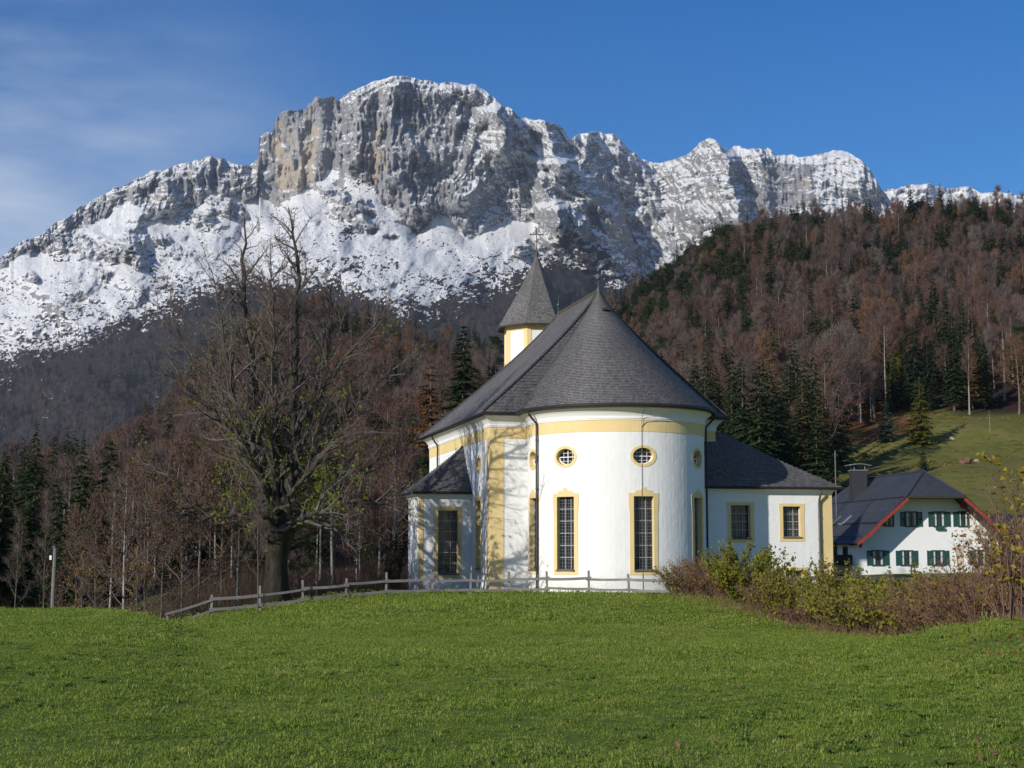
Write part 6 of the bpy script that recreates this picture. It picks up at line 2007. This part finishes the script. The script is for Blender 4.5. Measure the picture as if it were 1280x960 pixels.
def clump(n, rad, h, wd, seed, lean=.55, flat_=0):
    g_ = np.random.default_rng(seed)
    a = g_.random(n) * 6.283; q = rad * np.sqrt(g_.random(n))
    b = np.stack([q * np.cos(a), q * np.sin(a), np.full(n, -.01)], -1)
    az = g_.random(n) * 6.283; ln = lean * g_.uniform(.2, 1.3, n); H = h * g_.uniform(.45, 1.15, n)
    dx_ = np.stack([np.cos(az), np.sin(az), 0 * az], -1)
    s = np.stack([-np.sin(az), np.cos(az), 0 * az], -1) * (wd * g_.uniform(.6, 1.3, n))[:, None] / 2
    m_ = b + dx_ * (H * ln * .35)[:, None] + np.array([0, 0, 1]) * (H * .62)[:, None]
    e = b + dx_ * (H * ln)[:, None] + np.array([0, 0, 1]) * (H * (1 - .25 * ln))[:, None]
    V = np.stack([b - s, b + s, m_ + s * .8, m_ - s * .8, e], 1).reshape(-1, 3)
    k = np.arange(n)[:, None] * 5
    M_ = MB(); M_.add(V, k + np.array([[0, 1, 2, 3]])); M_.add(np.zeros((0, 3)), np.zeros((0, 3), int)) if False else None
    V2 = V; M_.f.setdefault(3, []).append((k + np.array([[3, 2, 4]]), 0, None))
    return bpy.data.objects.new('grass_tuft', M_.mesh('grass_tuft', M_grass))
gA = [clump(110, .22, .036, .0062, 900 + k, [.8, 1.2, 1.5, 1.0, 1.8][k]) for k in range(5)] + [clump(30, .10, .055, .015, 910, 2.0)]
gB = [clump(120, .38, .048, .011, 920 + k, [.9, 1.2, 1.5, 1.1][k]) for k in range(4)]
gC = [clump(120, .78, .070, .024, 930 + k, 1.1) for k in range(3)]
def spread(y0, y1, dens, pxa=-180, pxb=1460):
    """even density on the visible meadow"""
    ua, ub = (pxa - 640) / F, (pxb - 640) / F
    A, B = (ub - ua) / 2, 14.0                       # seven metres more on either side
    area = A * (y1 ** 2 - y0 ** 2) + B * (y1 - y0)
    n = int(area * dens)
    y = (-B + np.sqrt(B * B + 4 * A * (A * y0 ** 2 + B * y0 + g.random(n) * area))) / (2 * A)
    return g.uniform(0, 1, n) * ((ub - ua) * y + B) + ua * y - B / 2, y
def lay_grass(name, y0, y1, dens, pr, lab_, sel=None, smin=.7, smax=1.35):
    x, y = spread(y0, y1, dens)
    ok = np.ones(len(x), bool)
    px = 640 + F * x / y
    ok &= ~((px > 860) & (y > np.interp(px, [860, 1000, 1280, 1500], [73, 55, 35, 30]) + 1.0) & (g.random(len(x)) < .6))
    ok &= ~((y > 74) & (px > 500) & (px < 1110) & (y > 76.5))
    ok &= y < np.interp(px, [-900, -200, 150, 235, 300, 480, 560, 1500], [62, 64, 66, 70, 74, 78, 90, 90])
    x, y = x[ok], y[ok]
    s = g.uniform(smin, smax, len(x)) * (1 + .30 * fbm(x / 1.1, y / 1.1, oct=3, seed=160)) * (1 + .20 * fbm(x / 9, y / 9, oct=2, seed=161))
    s = np.clip(s, .55, 1.9)
    k = len(x)
    idx_ = g.integers(0, len(pr), k)
    if len(pr) == 6: idx_ = np.where((idx_ == 5) & (g.random(k) < .5), 0, idx_)
    scatter(name, np.stack([x, y, ground(x, y)], -1), np.stack([g.normal(0, .12, k), g.normal(0, .12, k), g.random(k) * 6.28], -1), s, idx_, pr, lab_, 'grass')
    return k
nA = lay_grass('grass', 8.5, 30, 46, gA, 'short green grass of the near meadow')
nB = lay_grass('grass', 28, 56, 17, gB, 'green grass across the middle of the meadow')
nC = lay_grass('grass', 54, 92, 5.0, gC, 'green grass on the mound before the church')
x, y = spread(150, 350, .18, 1030, 1420)
ok = (forest_mask(x, y) < .3)
x, y = x[ok], y[ok]; k = len(x)
M_past = varied('pasture_grass', [(.15, .15, .035), (.20, .165, .05), (.11, .135, .03), (.22, .16, .07)], .9, 1.0, .2, .6, .1)
pt_ = clump(90, .8, .16, .06, 940, 1.0); pt_.data.materials.clear(); pt_.data.materials.append(M_past)
scatter('pasture_grass', np.stack([x, y, ground(x, y)], -1), np.stack([0 * x, 0 * x, g.random(k) * 6.28], -1), g.uniform(.6, 1.7, k) * (1 + .6 * fbm(x / 7, y / 7, oct=3, seed=170)).clip(.4, 2), np.zeros(k, int), [pt_], 'rough brown green grass of the pasture above the farmhouse', 'grass')
hb_ = [clump(12, .03, .06, .026, 950 + k, 2.2) for k in range(2)]
M_herb = varied('meadow_herb_leaves', [(.07, .13, .02), (.11, .17, .03), (.16, .19, .04)], .6, 1.0, .3, .4, 1.5)
for h_ in hb_: h_.data.materials.clear(); h_.data.materials.append(M_herb)
x, y = spread(9, 42, 3.2); k = len(x)
ok = fbm(x / 3, y / 3, oct=3, seed=180) > -.1
x, y = x[ok], y[ok]; k = len(x)
scatter('meadow_herbs', np.stack([x, y, ground(x, y) + .01], -1), np.stack([0 * x, 0 * x, g.random(k) * 6.28], -1), g.uniform(.6, 1.5, k), g.integers(0, 2, k), hb_, 'broad leafed herbs scattered in the meadow grass', 'herbs')
print('GRASS', nA, nB, nC)
# fallen leaves on the right of the meadow
M_fallen = varied('fallen_brown_leaves', [(.17, .10, .055), (.12, .065, .038), (.24, .16, .075), (.15, .085, .05)], .8, .2, .1, 2.5, 6)
m = MB(); n = 150
px_l = 640 + 700 * (1 - g.random(n) ** 1.6 * 1.5)
y = g.uniform(9.5, 40, n) ; x = (px_l - 640) / F * y
m.leaves(np.stack([x, y, ground(x, y) + .04], -1), .07 * g.uniform(.6, 1.4, n), 0, .2)
n = 300; px_l = g.uniform(1170, 1360, n); y = g.uniform(17, 30, n); x = (px_l - 640) / F * y
m.leaves(np.stack([x, y, ground(x, y) + .04], -1), .07 * g.uniform(.6, 1.4, n), 0, .2)
tag(m.build('fallen_leaves', M_fallen), 'brown fallen leaves strewn over the right of the meadow', 'leaves', kind='stuff')
